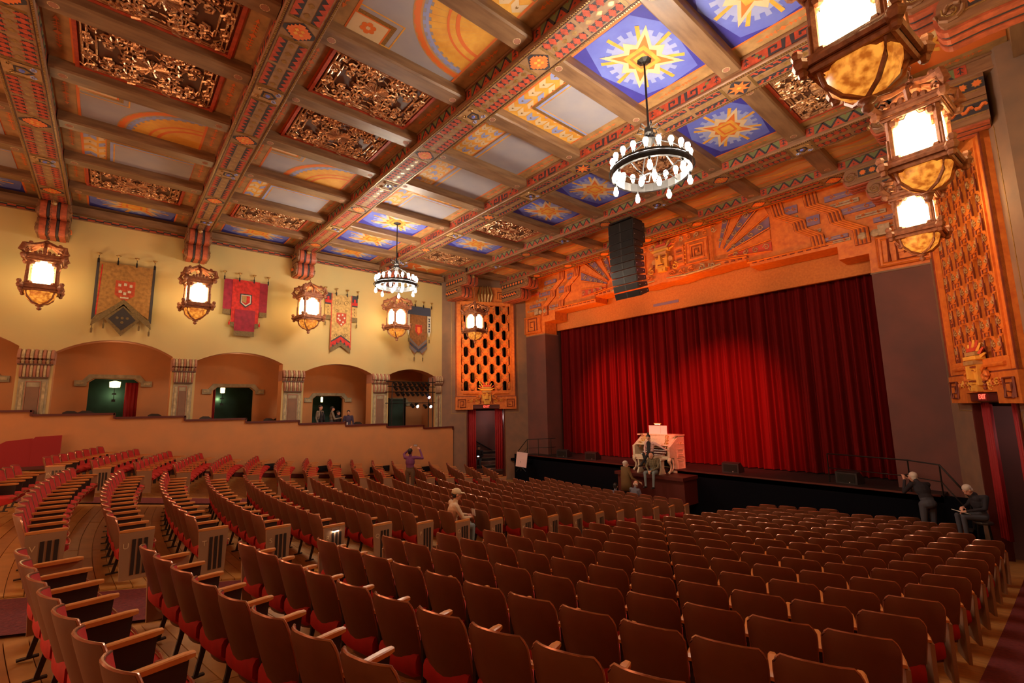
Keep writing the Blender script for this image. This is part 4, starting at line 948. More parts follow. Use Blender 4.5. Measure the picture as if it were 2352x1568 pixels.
# ================================================================== LANTERNS
def lantern(x, y, zb, lab, ztop, rz=0, grp='bronze lanterns along the side walls'):
    t = thing('hanging_lantern', lab, 'lantern', (x, y, zb), rz, grp); R = .36; hx = [(1.10 * math.cos(pi / 4 + pi / 2 * k), 1.10 * math.sin(pi / 4 + pi / 2 * k)) for k in range(4)]; RQ = Matrix.Rotation(pi / 4, 4, 'Z')
    key = 'l'
    if key not in LC:
        L = LC
        mb = MB(); mb.lathe([(0, 0), (.05, .03), (.065, .07), (.03, .11), (.09, .14), (.10, .16), (.03, .18), (.05, .22)], bronze, 8); L['finial'] = mb.mesh('finial', True)
        mb = MB(); mb.lathe([(.04, .20), (.20, .26), (.32, .38), (.37, .54), (.37, .60)], glass_amber, 12); L['glass_bowl'] = mb.mesh('glass_bowl', True)
        mb = MB()
        for cx, cy in hx: mb.tube([(cx * .02, cy * .02, .19), (cx * .22, cy * .22, .25), (cx * .36, cy * .36, .39), (cx * .41, cy * .41, .58)], .028, bronze, 5)
        L['bowl_rib'] = mb.mesh('bowl_rib')
        mb = MB()
        for z, r, rr in ((.60, .50, .045), (.68, .56, .05), (.75, .50, .04)): mb.tube([(cx * r, cy * r, z) for cx, cy in hx], rr, bronze, 6, closed=True)
        mb.lathe([(.40, .56), (.52, .60), (.56, .70), (.48, .77), (.40, .76)], bronze, 4, RQ, cap=False)
        for i, (cx, cy) in enumerate(hx):
            mb.ball((cx * .57, cy * .57, .68), .10, bronze, 6, None, (1, 1, .9)); mb.ball((cx * .60, cy * .60, .80), .07, bronze, 6); mb.ball((cx * .56, cy * .56, .57), .06, bronze, 6)
        L['lower_ring'] = mb.mesh('lower_ring')
        mb = MB()
        for i, (cx, cy) in enumerate(hx):
            mb = MB(); mb.tube([(cx * .41, cy * .41, .74), (cx * .41, cy * .41, 1.54)], .050, bronze, 6); mb.tube([(cx * .40, cy * .40, 1.15), (cx * .455, cy * .455, 1.16), (cx * .46, cy * .46, .80)], .022, bronze, 5); L['corner_post%d' % i] = mb.mesh('corner_post')
        for k in range(4):
            a, b = Vector((*hx[k], 0)) * .400, Vector((*hx[(k + 1) % 4], 0)) * .400; u = (b - a); n = Vector((-(u.y), u.x, 0)).normalized() * -.0
            P = lambda s, z: tuple(a + u * s + Vector((0, 0, z)))
            pts = [(.24, .76), (.76, .76), (.80, .82), (.92, .86), (.92, 1.36), (.84, 1.40), (.82, 1.46), (.68, 1.46), (.62, 1.52), (.56, 1.54), (.44, 1.54), (.38, 1.52), (.32, 1.46), (.18, 1.46), (.16, 1.40), (.08, 1.36), (.08, .86), (.20, .82)]
            mb = MB(); mb.poly([P(.5 + (s - .5) * .88, z) for s, z in pts], glass_lit); L['pane%d' % k] = mb.mesh('glass_pane')
        mb = MB()
        for k in range(4):
            a, b = Vector((*hx[k], 0)) * .415, Vector((*hx[(k + 1) % 4], 0)) * .415; u = b - a
            for s, z, r in ((.10, .80, .07), (.90, .80, .07), (.12, 1.44, .075), (.88, 1.44, .075), (.30, 1.53, .055), (.70, 1.53, .055)): mb.ball(tuple(a + u * s + Vector((0, 0, z))), r, bronze, 6)
        L['spandrel'] = mb.mesh('spandrel')
        mb = MB()
        for z, r, rr in ((1.54, .49, .04), (1.62, .54, .05), (1.70, .48, .035)): mb.tube([(cx * r, cy * r, z) for cx, cy in hx], rr, bronze, 6, closed=True)
        for cx, cy in hx:
            mb.ball((cx * .58, cy * .58, 1.62), .085, bronze, 6)
            mb.tube([(cx * .50, cy * .50, 1.64), (cx * .64, cy * .64, 1.78), (cx * .58, cy * .58, 1.96), (cx * .34, cy * .34, 2.02), (cx * .10, cy * .10, 2.16)], [.07, .085, .075, .06, .06], bronze, 6)
            mb.ball((cx * .42, cy * .42, 2.06), .06, bronze, 6); mb.tube([(px * cx, px * cy, z) for px, _, z in spiral(.44, 1.82, .10, 1.1, 0, 1, 8)], .025, bronze, 4)
        for k in range(4):
            a = pi / 2 * k; c_, s_ = math.cos(a), math.sin(a)
            for q in (-.2, -.1, 0, .1, .2): mb.ball((.36 * c_ - q * s_, .36 * s_ + q * c_, 1.72 + .10 * (1 - abs(q) * 4)), .055, bronze, 6, None, (1, 1, 1.3))
            mb.tube([(.36 * c_, .36 * s_, 1.74), (.42 * c_, .42 * s_, 1.90), (.26 * c_, .26 * s_, 2.02), (.08 * c_, .08 * s_, 2.12)], [.04, .045, .04, .04], bronze, 6)
        mb.lathe([(.04, 1.98), (.12, 2.04), (.14, 2.12), (.07, 2.18), (.10, 2.22), (.03, 2.28)], bronze, 8)
        L['crown'] = mb.mesh('crown')
    for k, me in LC.items(): link(me.name.split('.')[0], me, t)
    mb = MB(); n = max(2, math.ceil((ztop - zb - 2.26) / .09)); st = (ztop - zb - 2.26) / n
    for i in range(n):
        z = 2.28 + (i + .3) * st; q = Matrix.Translation((0, 0, z)) @ Matrix.Rotation(pi / 2 * (i % 2), 4, 'Z') @ Matrix.Scale(1.5, 4, (0, 0, 1)); mb.tube([(.028 * math.cos(a), 0, .034 * math.sin(a)) for a in [k * pi / 3 for k in range(6)]], .009, bronze, 4, q, closed=True)
    mb.obj('chain', t)
    return t
LC = {}
for x, y, zb, lb, zt, rz in ((-20.45, -1.9, 3.24, 'bronze hexagonal lantern glowing white, leftmost of the side-wall lanterns', 7.08, .15), (-20.40, 2.17, 3.20, 'bronze glowing lantern between the tan banner and the red banner', 7.08, .2), (-20.47, 6.2, 3.22, 'bronze glowing lantern between the red banner and the cream banner', 7.08, .5),
        (-20.40, 10.27, 3.22, 'bronze glowing lantern just left of the narrow brown banner', 7.08, .5), (-19.55, 14.3, 3.30, 'bronze lantern with two lit panes in front of the left orange grille', 7.08, .9),
        (-1.0, 6.2, 3.18, 'largest bronze lantern, cut by the top edge at the right', 7.08, -.45), (-1.02, 10.27, 3.30, 'middle bronze lantern of the three on the right', 7.08, -.35), (-1.68, 14.3, 3.22, 'lowest and farthest bronze lantern of the three on the right', 7.08, -.1)):
    lantern(x, y, zb, lb, zt, rz * .25)
# ================================================================== CHANDELIERS
def chandelier(x, y, lab):
    t = thing('chandelier', lab, 'chandelier', (x, y, ZC), .3, 'ring chandeliers'); mb = MB()
    mb.lathe([(.0, 0), (.10, -.01), (.16, -.03), (.06, -.07), (.03, -.10)], metal_black, 8); mb.tube([(0, 0, -.08), (0, 0, -1.62)], .022, metal_black, 6); mb.obj('rod', t)
    mb = MB(); mb.lathe([(.03, -1.58), (.09, -1.64), (.10, -1.74), (.06, -1.80), (.13, -1.88), (.06, -2.0), (.03, -2.05)], metal_black, 8)
    for k in range(6):
        a = pi / 3 * k; c, s = math.cos(a), math.sin(a); mb.tube([(c * r, s * r, z) for r, z in ((.05, -1.62), (.20, -1.56), (.24, -1.66), (.14, -1.70))], .014, metal_black, 4)
        mb.tube([(c * r, s * r, z) for r, z in ((.06, -1.78), (.20, -1.95), (.5, -2.12), (.72, -2.32), (.80, -2.58))], .016, metal_black, 5)
        mb.tube([(c * r, s * r, z) for r, z in ((.80, -2.62), (.55, -2.52), (.40, -2.64), (.20, -2.72), (0.02, -2.62))], .014, metal_black, 4)
    mb.obj('arm', t)
    mb = MB(); mb.lathe([(.76, -2.50), (.82, -2.50), (.82, -2.68), (.76, -2.68), (.76, -2.50)], metal_black, 28, cap=False)
    mb.tube([(.86 * math.cos(a), .86 * math.sin(a), -2.59) for a in [k * pi / 14 for k in range(28)]], .02, metal_black, 4, closed=True); mb.obj('iron_ring', t)
    for key, n, r, z0, d in (('up', 20, .79, -2.46, 1), ('low', 7, .78, -2.74, -1), ('mid', 3, .22, -2.66, -1)):
        if key not in CHC:
            m2 = MB(); m2.lathe([(.02, 0), (.035, .03), (.030, .05), (.052, .10), (.055, .14), (.035, .19), (0.004, .205)], bulb_lit, 7)
            m2.lathe([(.02, -.06), (.025, -.05), (.025, .03)], metal_black, 6); CHC[key] = m2.mesh('bulb', True)
        for k in range(n):
            a = 2 * pi * (k + .5) / n; link('bulb', CHC[key], t, (r * math.cos(a), r * math.sin(a), z0), (0 if d > 0 else pi, 0, 0))
CHC = {}
chandelier(-5.02, 8.3, 'large black ring chandelier with blazing bulbs, near the top right')
chandelier(-16.6, 8.3, 'smaller-looking ring chandelier with blazing bulbs over the side-wall lantern')
# ================================================================== BANNERS
def tassel(mb, y, z, m, L=.35): mb.tube([(.03, y, z), (.03, y, z - L * .4)], .012, m, 4); mb.tube([(.03, y, z - L * .4), (.03, y, z - L * .5), (.03, y, z - L)], [.02, .035, .03], m, 5)
olive = mat('banner_fringe', (.20, .13, .055), .85, n=.5, bs=20)
crimson = mat('banner_crimson', (.32, .008, .035), .75, n=.5, bs=6); scarlet = mat('banner_scarlet', (.62, .018, .012), .75, n=.3, bs=9)
bn_tan = mat('banner_tan', (.42, .20, .055), .85, n=.4, bs=9, bump=.2); bn_cream = mat('banner_cream', (.62, .38, .13), .85, n=.4, bs=9, bump=.2); bn_brown = mat('banner_brown', (.30, .11, .03), .8, n=.4, bs=9); bn_blue = mat('banner_blue', (.045, .05, .09), .8); bn_grey = mat('banner_grey', (.16, .13, .15), .8)
silver = mat('banner_silver', (.55, .50, .42), .5)
def banner(y0, y1, zt, lab, fn):
    t = thing('heraldic_banner', lab, 'banner', (XL + .10, (y0 + y1) / 2, zt), 0, 'heraldic banners on the side wall'); w = (y1 - y0) / 2; mb = MB()
    def P(pts, m, k=0, th=.012):
        mb.prism([(y * w, z) for y, z in pts], .010 * k, .010 * k + th, m, 'x')
    fn(P, w, mb); mb.obj('cloth', t)
    for i in range(4):
        y = -w + 2 * w * i / 3; r = MB(); r.tube([(-.08, y, .10), (.02, y, .10), (.03, y, .24)], .018, metal_black, 5); r.lathe([(.02, .22), (.05, .27), (.085, .30), (.03, .32)], gold, 7, None, (.03, y, 0)); r.box((.02, y, .03), (.02, .05, .16), metal_black); r.obj('hanger', t)
    return t
def shield(P, c, z, s, m, m2, k):
    P([(c - s, z), (c + s, z), (c + s, z - s * 1.5), (c, z - s * 2.2), (c - s, z - s * 1.5)], m, k); P([(c - s * .82, z - s * .16), (c + s * .82, z - s * .16), (c + s * .82, z - s * 1.42), (c, z - s * 1.95), (c - s * .82, z - s * 1.42)], m2, k + 1)
def f1(P, w, mb):
    P([(-1, 0), (1, 0), (1, -2.0), (0, -1.42), (-1, -2.0)], bn_tan)
    for s in (-1, 1): P([(s * .96, .1), (s * 1.05, .1), (s * 1.05, -2.15), (s * .94, -2.0)], ink_paint, 1); P([(0, -1.30), (s * 1.02, -2.10), (s * 1.06, -2.36), (0, -1.54)], olive, 2)
    P([(-.88, -.1), (-.84, -.1), (-.90, -1.95), (-.94, -1.95)], scarlet, 1)
    P([(0, -1.48), (.62, -2.05), (0, -2.66), (-.62, -2.05)], olive, 2); P([(0, -1.60), (.48, -2.05), (0, -2.46), (-.48, -2.05)], ink_paint, 3)
    for y, z in ((-.18, -2.0), (0, -2.0), (.18, -2.0), (0, -2.16)): P([(y + .06 * math.cos(a), z + .05 * math.sin(a)) for a in [k * pi / 3 for k in range(6)]], olive, 4)
    shield(P, 0, -.62, .35, red_paint, red_paint, 1)
    for y, z, a, b in ((-.2, -.78, .1, .12), (0, -.74, .1, .12), (.2, -.78, .1, .12), (-.16, -1.02, .12, .10), (.16, -1.0, .12, .1), (0, -1.08, .1, .12), (0, -1.24, .3, .06)): P([(y - a / 2, z + b / 2), (y - a / 4, z + b * .2), (y, z + b / 2), (y + a / 4, z + b * .2), (y + a / 2, z + b / 2), (y + a / 2, z - b / 2), (y - a / 2, z - b / 2)], silver, 3)
    for y in (-1.0, -.62, .62, 1.0): tassel(mb, y * w, -2.3 if abs(y) > .8 else -2.12, olive, .3)
def f2(P, w, mb):
    P([(-1, 0), (1, 0), (1, -1.28), (-1, -1.28)], crimson); P([(-.62, .02), (.62, .02), (.62, -1.85), (-.62, -1.85)], scarlet, 1)
    for s in (-1, 1): P([(s * .66, -1.28), (s * 1.0, -1.28), (s * 1.0, -1.48), (s * .66, -1.48)], olive, 1); P([(s * .44, -1.80), (s * .64, -1.80), (s * .64, -1.98), (s * .44, -1.98)], olive, 2)
    P([(-.46, -1.25), (.46, -1.25), (.46, -2.15), (-.46, -2.15)], crimson, 3); P([(-.46, -2.15), (.46, -2.15), (.46, -2.36), (-.46, -2.36)], olive, 3)
    shield(P, 0, -.56, .27, ink_paint, silver, 2); P([(-.18, -.64), (.18, -.64), (.18, -.92), (0, -1.04), (-.18, -.92)], scarlet, 4); P([(-.18, -.66), (.02, -.66), (.02, -.96), (-.18, -.9)], gold, 5)
    for s in (-1, 1): tassel(mb, s * .68 * w, -1.72, scarlet, .2)
def f3(P, w, mb):
    P([(-.58, 0), (.58, 0), (.58, -2.62), (0, -2.24), (-.58, -2.62)], bn_cream, 1)
    for s in (-1, 1):
        P([(s * .58, .04), (s * .64, .04), (s * .64, -2.62), (s * .58, -2.60)], red_paint, 1)
        P([(s * .64, .06), (s * 1.0, .06), (s * 1.0, -.50), (s * .64, -.50)], ink_paint); P([(s * .64, -.28), (s * .76, -.28), (s * .76, -.12), (s * .88, -.12), (s * .88, -.28), (s * 1.0, -.28), (s * 1.0, -.42), (s * .64, -.42)], scarlet, 1)
        P([(s * .64, -.50), (s * .98, -.50), (s * .98, -1.02), (s * .64, -1.02)], bn_cream); P([(s * .64, -1.02), (s * 1.0, -1.02), (s * 1.0, -1.24), (s * .64, -1.24)], olive, 1)
        for k in range(3): P([(s * .78, -.60 - .15 * k), (s * .84, -.56 - .15 * k), (s * .84, -.66 - .15 * k)], olive, 1)
        tassel(mb, s * .96 * w, -1.22, olive, .3)
        for cz, r in ((-.38, .15), (-1.95, .12), (-.75, .08)): mb.tube([(.03, y, z) for y, _, z in spiral(s * .28 * w, cz, r, 1.3, 0, s, 12)], .010, olive, 4)
    P([(0, -1.92), (.58, -2.22), (.58, -2.30), (0, -2.0), (-.58, -2.30), (-.58, -2.22)], ink_paint, 2); P([(0, -2.0), (.58, -2.30), (.58, -2.52), (0, -2.24), (-.58, -2.52), (-.58, -2.30)], scarlet, 2)
    for k in range(5): y = -.46 + .23 * k; z = -2.23 - .12 * abs(k - 2); P([(y - .07, z - .03), (y, z + .10), (y + .07, z - .03)], ink_paint, 3)
    P([(0, -2.24), (.60, -2.54), (.62, -2.78), (0, -2.44), (-.62, -2.78), (-.60, -2.54)], olive, 2)
    shield(P, 0, -.86, .30, red_paint, red_paint, 2)
    for y, z in ((-.16, -1.0), (.06, -.95), (.18, -1.1), (-.1, -1.22), (.1, -1.3), (0, -1.42), (-.2, -1.15)): P([(y + .06 * math.cos(a), z + .05 * math.sin(a)) for a in [k * 2 * pi / 5 for k in range(5)]], silver, 4)
def f4(P, w, mb):
    P([(-.92, 0), (.92, 0), (.92, -.46), (-.92, -.46)], bn_blue, 1); P([(-.72, -.4), (.62, -.4), (.62, -2.2), (.28, -2.62), (-.05, -2.3), (-.40, -2.62), (-.74, -2.2)], bn_brown)
    P([(.66, -.46), (.96, -.46), (.96, -1.3), (.80, -1.62), (.66, -1.3)], silver); P([(-.96, -.46), (-.74, -.46), (-.74, -1.3), (-.85, -1.6), (-.96, -1.3)], silver)
    for k in range(3): P([(.72, -.58 - .28 * k), (.90, -.58 - .28 * k), (.81, -.70 - .28 * k)], bn_blue, 1); P([(.72, -.78 - .28 * k), (.90, -.78 - .28 * k), (.81, -.66 - .28 * k)], bn_blue, 1)
    for s, e in ((-1, -.74), (1, .62)):
        for k in range(3): P([(e, -1.72 - .2 * k), (e, -1.86 - .2 * k), (-.05 + s * .28 * (k > 1), -2.30 - .16 * k if k < 2 else -2.52), (-.05 + s * .1 * (k > 1), -2.16 - .16 * k if k < 2 else -2.40)], bn_grey if k != 1 else bn_blue, 1)
    shield(P, -.05, -.98, .27, red_paint, scarlet, 1); P([(-.17, -1.1), (.07, -1.1), (.07, -1.38), (-.05, -1.48), (-.17, -1.38)], fire_paint, 3)
    for y, z in ((-.4, -2.6), (.28, -2.6), (.8, -1.6), (-.85, -1.6)): tassel(mb, y * w, z, olive, .34)
banner(-.68, .92, 5.44, 'tan banner with black lozenge and red shield, leftmost on the side wall', f1)
banner(3.22, 4.86, 5.47, 'scarlet and crimson banner with small shield, second on the side wall', f2)
banner(7.32, 8.88, 5.44, 'narrow cream banner with red shield and red chevron foot', f3)
banner(11.55, 13.05, 5.42, 'brown banner with navy top and forked striped foot', f4)
# ================================================================== GALLERY FITTINGS
def gallery_lamp(y, z, s, lab, x=-24.35):
    t = thing('wall_lamp', lab, 'lamp', (x, y, z), 0); mb = MB(); mb.lathe([(.05, 0), (.11 * s, .02), (.12 * s, .24), (.03, .28)], lamp_lit, 8); mb.obj('shade', t)
    mb = MB(); mb.tube([(0, 0, .28), (0, 0, .40)], .012, metal_black, 4); mb.tube([(0, 0, 0), (0, 0, -.22), (-.05, 0, -.5)], .012, metal_black, 5); mb.box((-.02, 0, -.25), (.1, .14, .06), metal_black); mb.box((-.04, 0, -.52), (.1, .12, .10), metal_black); mb.obj('bracket', t)
    d = bpy.data.lights.new('wall_lamp_glow', 'POINT'); d.energy = 5; d.color = (.9, 1, .5); d.shadow_soft_size = .1; o = bpy.data.objects.new('wall_lamp_glow', d); COL.objects.link(o); o.location = (x - 1.2, y, z - .25)
gallery_lamp(.12, 1.05, 1.5, 'yellow lit lantern in the dark gallery doorway below the tan banner', -25.0)
gallery_lamp(3.95, .86, .8, 'small yellow lit lamp in the gallery doorway below the red banner', -25.2)
gallery_lamp(8.6, .42, .5, 'small dim lamp behind the people in the gallery doorway', -25.6)
for y0, y1, lb in ((.45, .95, 'red drape at the right of the doorway below the tan banner'), (3.45, 3.62, 'red drape strip at the left of the doorway below the red banner')):
    mb = MB(); n = 14; vs = [( -24.75 + .04 * math.sin(i * 1.7), y0 + (y1 - y0) * i / n, z) for z in (-1.0, 1.25) for i in range(n + 1)]
    mb.add(vs, [(i, i + 1, n + 2 + i, n + 1 + i) for i in range(n)], velvet_drape); o = mb.obj('gallery_drape', None, True, label=lb, cat='curtain'); sm = o.modifiers.new('thick', 'SOLIDIFY'); sm.thickness = .015
for i, (y, lb) in enumerate(((-1.0, 'dark chair backs just above the parapet, below the leftmost arch pier'), (1.35, 'dark chair back just above the parapet right of the first lit doorway'), (3.0, 'dark chair back above the parapet, left of the second lit doorway'), (5.4, 'pair of dark chair backs above the parapet at the pier right of the second doorway'), (9.45, 'dark chair back above the parapet right of the people'))):
    t = thing('gallery_chair', lb, 'chair', (-22.8 if y > 5 else -22.5, y, PARZ(y) - .93)); z = .98
    for k in range(2 if i in (0, 3) else 1):
        m = MB(); yy = k * .4; m.prism([(yy - .2, z - .3), (yy + .2, z - .3), (yy + .21, z - .02), (yy + .1, z + .05), (yy - .1, z + .06), (yy - .21, z)], -.02, .02, steel_leg, 'x'); m.obj('backrest', t)
        m = MB(); m.box((-.2, yy, .45), (.42, .42, .05), steel_leg); m.obj('seat', t)
        for a in (-.17, .17):
            for b in (-.38, 0): m = MB(); m.tube([(b, yy + a, 0), (b, yy + a, .74 if b == 0 else .45)], .014, metal_black, 4); m.obj('leg', t)
# lighting ladder rack in the last arch
t = thing('lighting_rack', 'black scaffold rack of stage lamps in the arch nearest the stage', 'lighting rig', (-21.75, 10.5, -1.0))
mb = MB()
for y in (.25, .9, 2.35, 2.6): mb.tube([(0, y, 0), (0, y, 2.6 if y > 2 else 2.3)], .025, metal_black, 5)
for z in (2.36, 2.12, 1.84, 1.28): mb.tube([(0, -.1 if z != 2.12 else .0, z), (0, 2.75, z)], .022, metal_black, 5)
mb.tube([(0, .2, 1.4), (0, 1.0, 1.4)], .02, metal_black, 4); mb.obj('pipe_frame', t)
for k, (y, z, on) in enumerate([(.35 + .27 * i, 2.26, 0) for i in range(8)] + [(.4 + .3 * i, 2.02, 0) for i in range(7)] + [(.5 + .28 * i, 1.74, 0) for i in range(7)] + [(1.35, 1.14, 0), (1.60, 1.16, 1), (2.10, 1.10, 0), (2.38, 1.14, 1), (2.28, 1.62, 2)]):
    m = MB(); T = Matrix.Translation((.08, y, z)) @ Matrix.Rotation(.5, 4, 'Y'); m.lathe([(.04, -.16), (.065, -.14), (.07, .06), (.085, .10), (.085, .12)], metal_black, 7, T @ Matrix.Rotation(pi / 2, 4, 'Y')); m.box((0, 0, .09), (.05, .16, .015), metal_black, T)
    o = m.obj('spotlight', t)
    if on: m = MB(); m.lathe([(.0, .125), (.075, .125), (.075, .135), (0, .135)], spot_lit if on == 1 else emis('magenta_lit', (1, .55, .9), 14), 8, T @ Matrix.Rotation(pi / 2, 4, 'Y')); m.obj('lens', o)
t = thing('gallery_door_frame', 'dark open doorway frame behind the lighting rack', 'door', (-24.30, 12.3, -1.3)); mb = MB(); mb.box((0, 0, .9), (.06, .9, 1.9), corridor); mb.obj('leaf', t); mb = MB(); mb.box((.02, -.5, .9), (.1, .06, 2.0), metal_black); mb.box((.02, .5, .9), (.1, .06, 2.0), metal_black); mb.obj('frame', t)
# red upholstered screen beside the far-left rows
t = thing('upholstered_screen', 'dark red upholstered low screen behind the far-left seats', 'screen', (-21.2, -2.5, zfloor(-21.2, -1.8)), 0); mb = MB()
z0 = -zfloor(-21.2, -1.8); mb.prism([(0, 0), (.75, 0), (.75, z0 - .72), (.18, z0 - .78), (.06, z0 - .86), (0, z0 - 1.0)], -.05, .05, velvet_drape, 'x'); mb.prism([(.75, 0), (1.42, 0), (1.42, z0 - .66), (.82, z0 - .68), (.75, z0 - .76)], -.06, .06, velvet_drape, 'x'); mb.obj('padding', t)
m = MB(); m.box((0, .7, .05), (.2, 1.4, .1), maroon_wood); m.obj('base', t)
# ================================================================== SEATS
SW = .50
def hw(v):   # half width of the back at height fraction v (0 bottom .. 1 top)
    return .222 + .026 * min(1, v * 1.4) - (.0 if v < .86 else .050 * ((v - .86) / .14) ** 2.4)
def back_pt(u, v, off):
    z = .21 + (SEAT_H - .21 - .022 * u * u) * v; w = hw(v); y = .19 * (1 - v) ** 1.05 + .075 * abs(u) ** 2.4 + off
    return (u * w, y, z)
def sheet(mb, m, off0, off1, nu, nv, v0=0, v1=1, uw=1.0, bulge=0):
    vs = []
    for off, bl in ((off0, 0), (off1, bulge)):
        for j in range(nv + 1):
            for i in range(nu + 1):
                u = (-1 + 2 * i / nu) * uw; v = v0 + (v1 - v0) * j / nv; x, y, z = back_pt(u, v, off)
                vs.append((x, y + bl * (1 - (u / uw) ** 4) * (1 - (2 * j / nv - 1) ** 4), z))
    n = (nu + 1) * (nv + 1); I = lambda k, j, i: k * n + j * (nu + 1) + i; fs = []
    for j in range(nv):
        for i in range(nu):
            fs.append((I(0, j, i), I(0, j, i + 1), I(0, j + 1, i + 1), I(0, j + 1, i))); fs.append((I(1, j, i), I(1, j + 1, i), I(1, j + 1, i + 1), I(1, j, i + 1)))
    for i in range(nu): fs.append((I(0, 0, i), I(1, 0, i), I(1, 0, i + 1), I(0, 0, i + 1))); fs.append((I(0, nv, i), I(0, nv, i + 1), I(1, nv, i + 1), I(1, nv, i)))
    for j in range(nv): fs.append((I(0, j, 0), I(0, j + 1, 0), I(1, j + 1, 0), I(1, j, 0))); fs.append((I(0, j, nu), I(1, j, nu), I(1, j + 1, nu), I(0, j + 1, nu)))
    mb.add(vs, fs, m)
def seat_parts(lo=False):
    P = {}; nu, nv = (6, 9) if not lo else (4, 4)
    mb = MB(); sheet(mb, seat_shell, 0, .022, nu, nv); P['backrest'] = mb
    mb = MB(); sheet(mb, seat_red, .020, .030, nu, 4 if not lo else 2, .05, .985, .93, .035); P['back_cushion'] = mb
    mb = MB(); n = 8 if not lo else 4
    rim = [back_pt(-1, v, .010) for v in (.35, .6, .8, .90, .96)] + [back_pt(-1 + 2 * i / n, 1, .010) for i in range(n + 1)] + [back_pt(1, v, .010) for v in (.96, .90, .8, .6, .35)]
    mb.tube(rim, .009, seat_rim, 5 if not lo else 3); P['rim'] = mb
    mb = MB(); k = 6 if not lo else 3; vs = []     # cushion: side profile swept across, rounded ends
    pf = [(.14, .40), (.16, .445), (.30, .475), (.48, .470), (.555, .43), (.56, .38), (.50, .34), (.32, .29), (.20, .23), (.14, .29)]
    for i in range(k + 1):
        u = -1 + 2 * i / k; s = 1 - .25 * abs(u) ** 5
        for y, z in pf: vs.append((u * .222, .33 + (y - .33) * (1 - .06 * abs(u) ** 4), .37 + (z - .37) * s))
    m_ = len(pf); fs = [(i * m_ + j, i * m_ + (j + 1) % m_, (i + 1) * m_ + (j + 1) % m_, (i + 1) * m_ + j) for i in range(k) for j in range(m_)] + [tuple(range(m_)), tuple(range(k * m_, k * m_ + m_))[::-1]]
    mb.add(vs, fs, seat_red); P['seat_cushion'] = mb
    if not lo:
        mb = MB(); mb.tube([(-.222, .50, .445)] + [(-.222 + .444 * i / 6, .565 - .02 * abs(i / 3 - 1) ** 3, .44) for i in range(7)] + [(.222, .50, .445)], .010, seat_rim, 5); P['seat_piping'] = mb
    return P
def armrest(x):
    mb = MB(); n = 6; vs = []
    for y, w, z0, z1 in ((.14, .020, .640, .665), (.19, .027, .637, .671), (.47, .030, .631, .667), (.52, .022, .635, .661)):
        vs += [(x - w, y, z0), (x + w, y, z0), (x + w, y, z1 - .006), (x + w * .6, y, z1), (x - w * .6, y, z1), (x - w, y, z1 - .006)]
    fs = [(i * n + j, (i + 1) * n + j, (i + 1) * n + (j + 1) % n, i * n + (j + 1) % n) for i in range(3) for j in range(n)] + [tuple(range(n)), tuple(range(3 * n, 4 * n))[::-1]]
    mb.add(vs, fs, arm_wood); return mb
def stand(x):
    mb = MB(); mb.prism([(.19, .38), (.47, .38), (.49, .635), (.17, .635)], x - .012, x + .012, steel_leg, 'x')
    mb.prism([(.20, .40), (.24, .40), (.22, .20), (.17, 0), (.135, 0), (.18, .20)], x - .011, x + .011, steel_leg, 'x')
    mb.box((x, .15, .010), (.04, .14, .016), steel_leg); return mb
def endpanel(x, s):
    mb = MB(); mb.prism([(.17, .02), (.49, .02), (.52, .632), (.14, .632)], x - .016, x + .016, panel_tan, 'x')
    for k in range(3): mb.prism([(.28 + .065 * k, .08), (.32 + .065 * k, .08), (.32 + .065 * k, .54), (.28 + .065 * k, .54)], x + s * .014, x + s * .022, steel_leg, 'x')
    return mb
PM = {k: smooth_by_angle(v.mesh(k), 50) for k, v in seat_parts().items()}
HALF = .265
ARML, ARMR = armrest(-HALF).mesh('armrest'), armrest(HALF).mesh('armrest')
LEGL, LEGR = stand(-HALF).mesh('leg'), stand(HALF).mesh('leg')
EPL, EPR = endpanel(-HALF - .02, -1).mesh('end_panel'), endpanel(HALF + .02, 1).mesh('end_panel')
LETTERS = 'WVUTSRQPONMLKJHGFEDCBA'
def row_letter(n): return LETTERS[min(len(LETTERS) - 1, n + 2)]
ORD = ['nearest', 'second', 'third', 'fourth', 'fifth', 'sixth', 'seventh', 'eighth', 'ninth', 'tenth', 'eleventh', 'twelfth', 'thirteenth', 'fourteenth', 'fifteenth', 'sixteenth', 'seventeenth', 'eighteenth', 'nineteenth', 'twentieth']
ORF = ['first'] + ORD[1:]
Rinv = _M.to_3x3().transposed()
def px(p):
    q = Rinv @ Vector(p)
    if q.z > -.05: return None
    return (1176 + 1067.1 * q.x / -q.z, 784 - 1067.1 * q.y / -q.z, -q.z)
cand = []
for blk, n0, n1, xa, xb in (('right', -1, 17, -6.58, -.93), ('centre', -2, 16, -15.40, -8.42), ('left', -2, 14, -21.35, -16.98)):
    for n in range(n0, n1 + 1):
        r = R0 - DR * n; a0, a1 = math.asin((xa - CX) / r), math.asin((xb - CX) / r); cnt = {'right': int((a1 - a0) * r / .53 + .35), 'centre': 13, 'left': 8}[blk]
        if blk == 'centre': cnt = int((a1 - a0) * r / .53 + .3)
        da = (a1 - a0) / cnt
        row = []
        for j in range(cnt):
            a = a0 + (j + .5) * da; x, y = CX + r * math.sin(a), CY - r * math.cos(a)
            yf = y + .6
            if y > 16.55 or (abs(x + 11.0) < 2.4 and y > 15.5): continue
            lim = 13.8 + (y - 13.8) * 0
            if y > 12.6:
                dl = (x - (XL + max(0, (yf - 13.8)) * .4886)); dr = ((XR - max(0, (yf - 13.8)) * .45) - x)
                if dl < 1.05 or dr < .72: continue
            row.append([blk, n, j, cnt, x, y, a, zrow(n) - SEAT_H, n0])
        for k, s in enumerate(row): s.append(k == 0); s.append(k == len(row) - 1)
        cand += row
vis = []
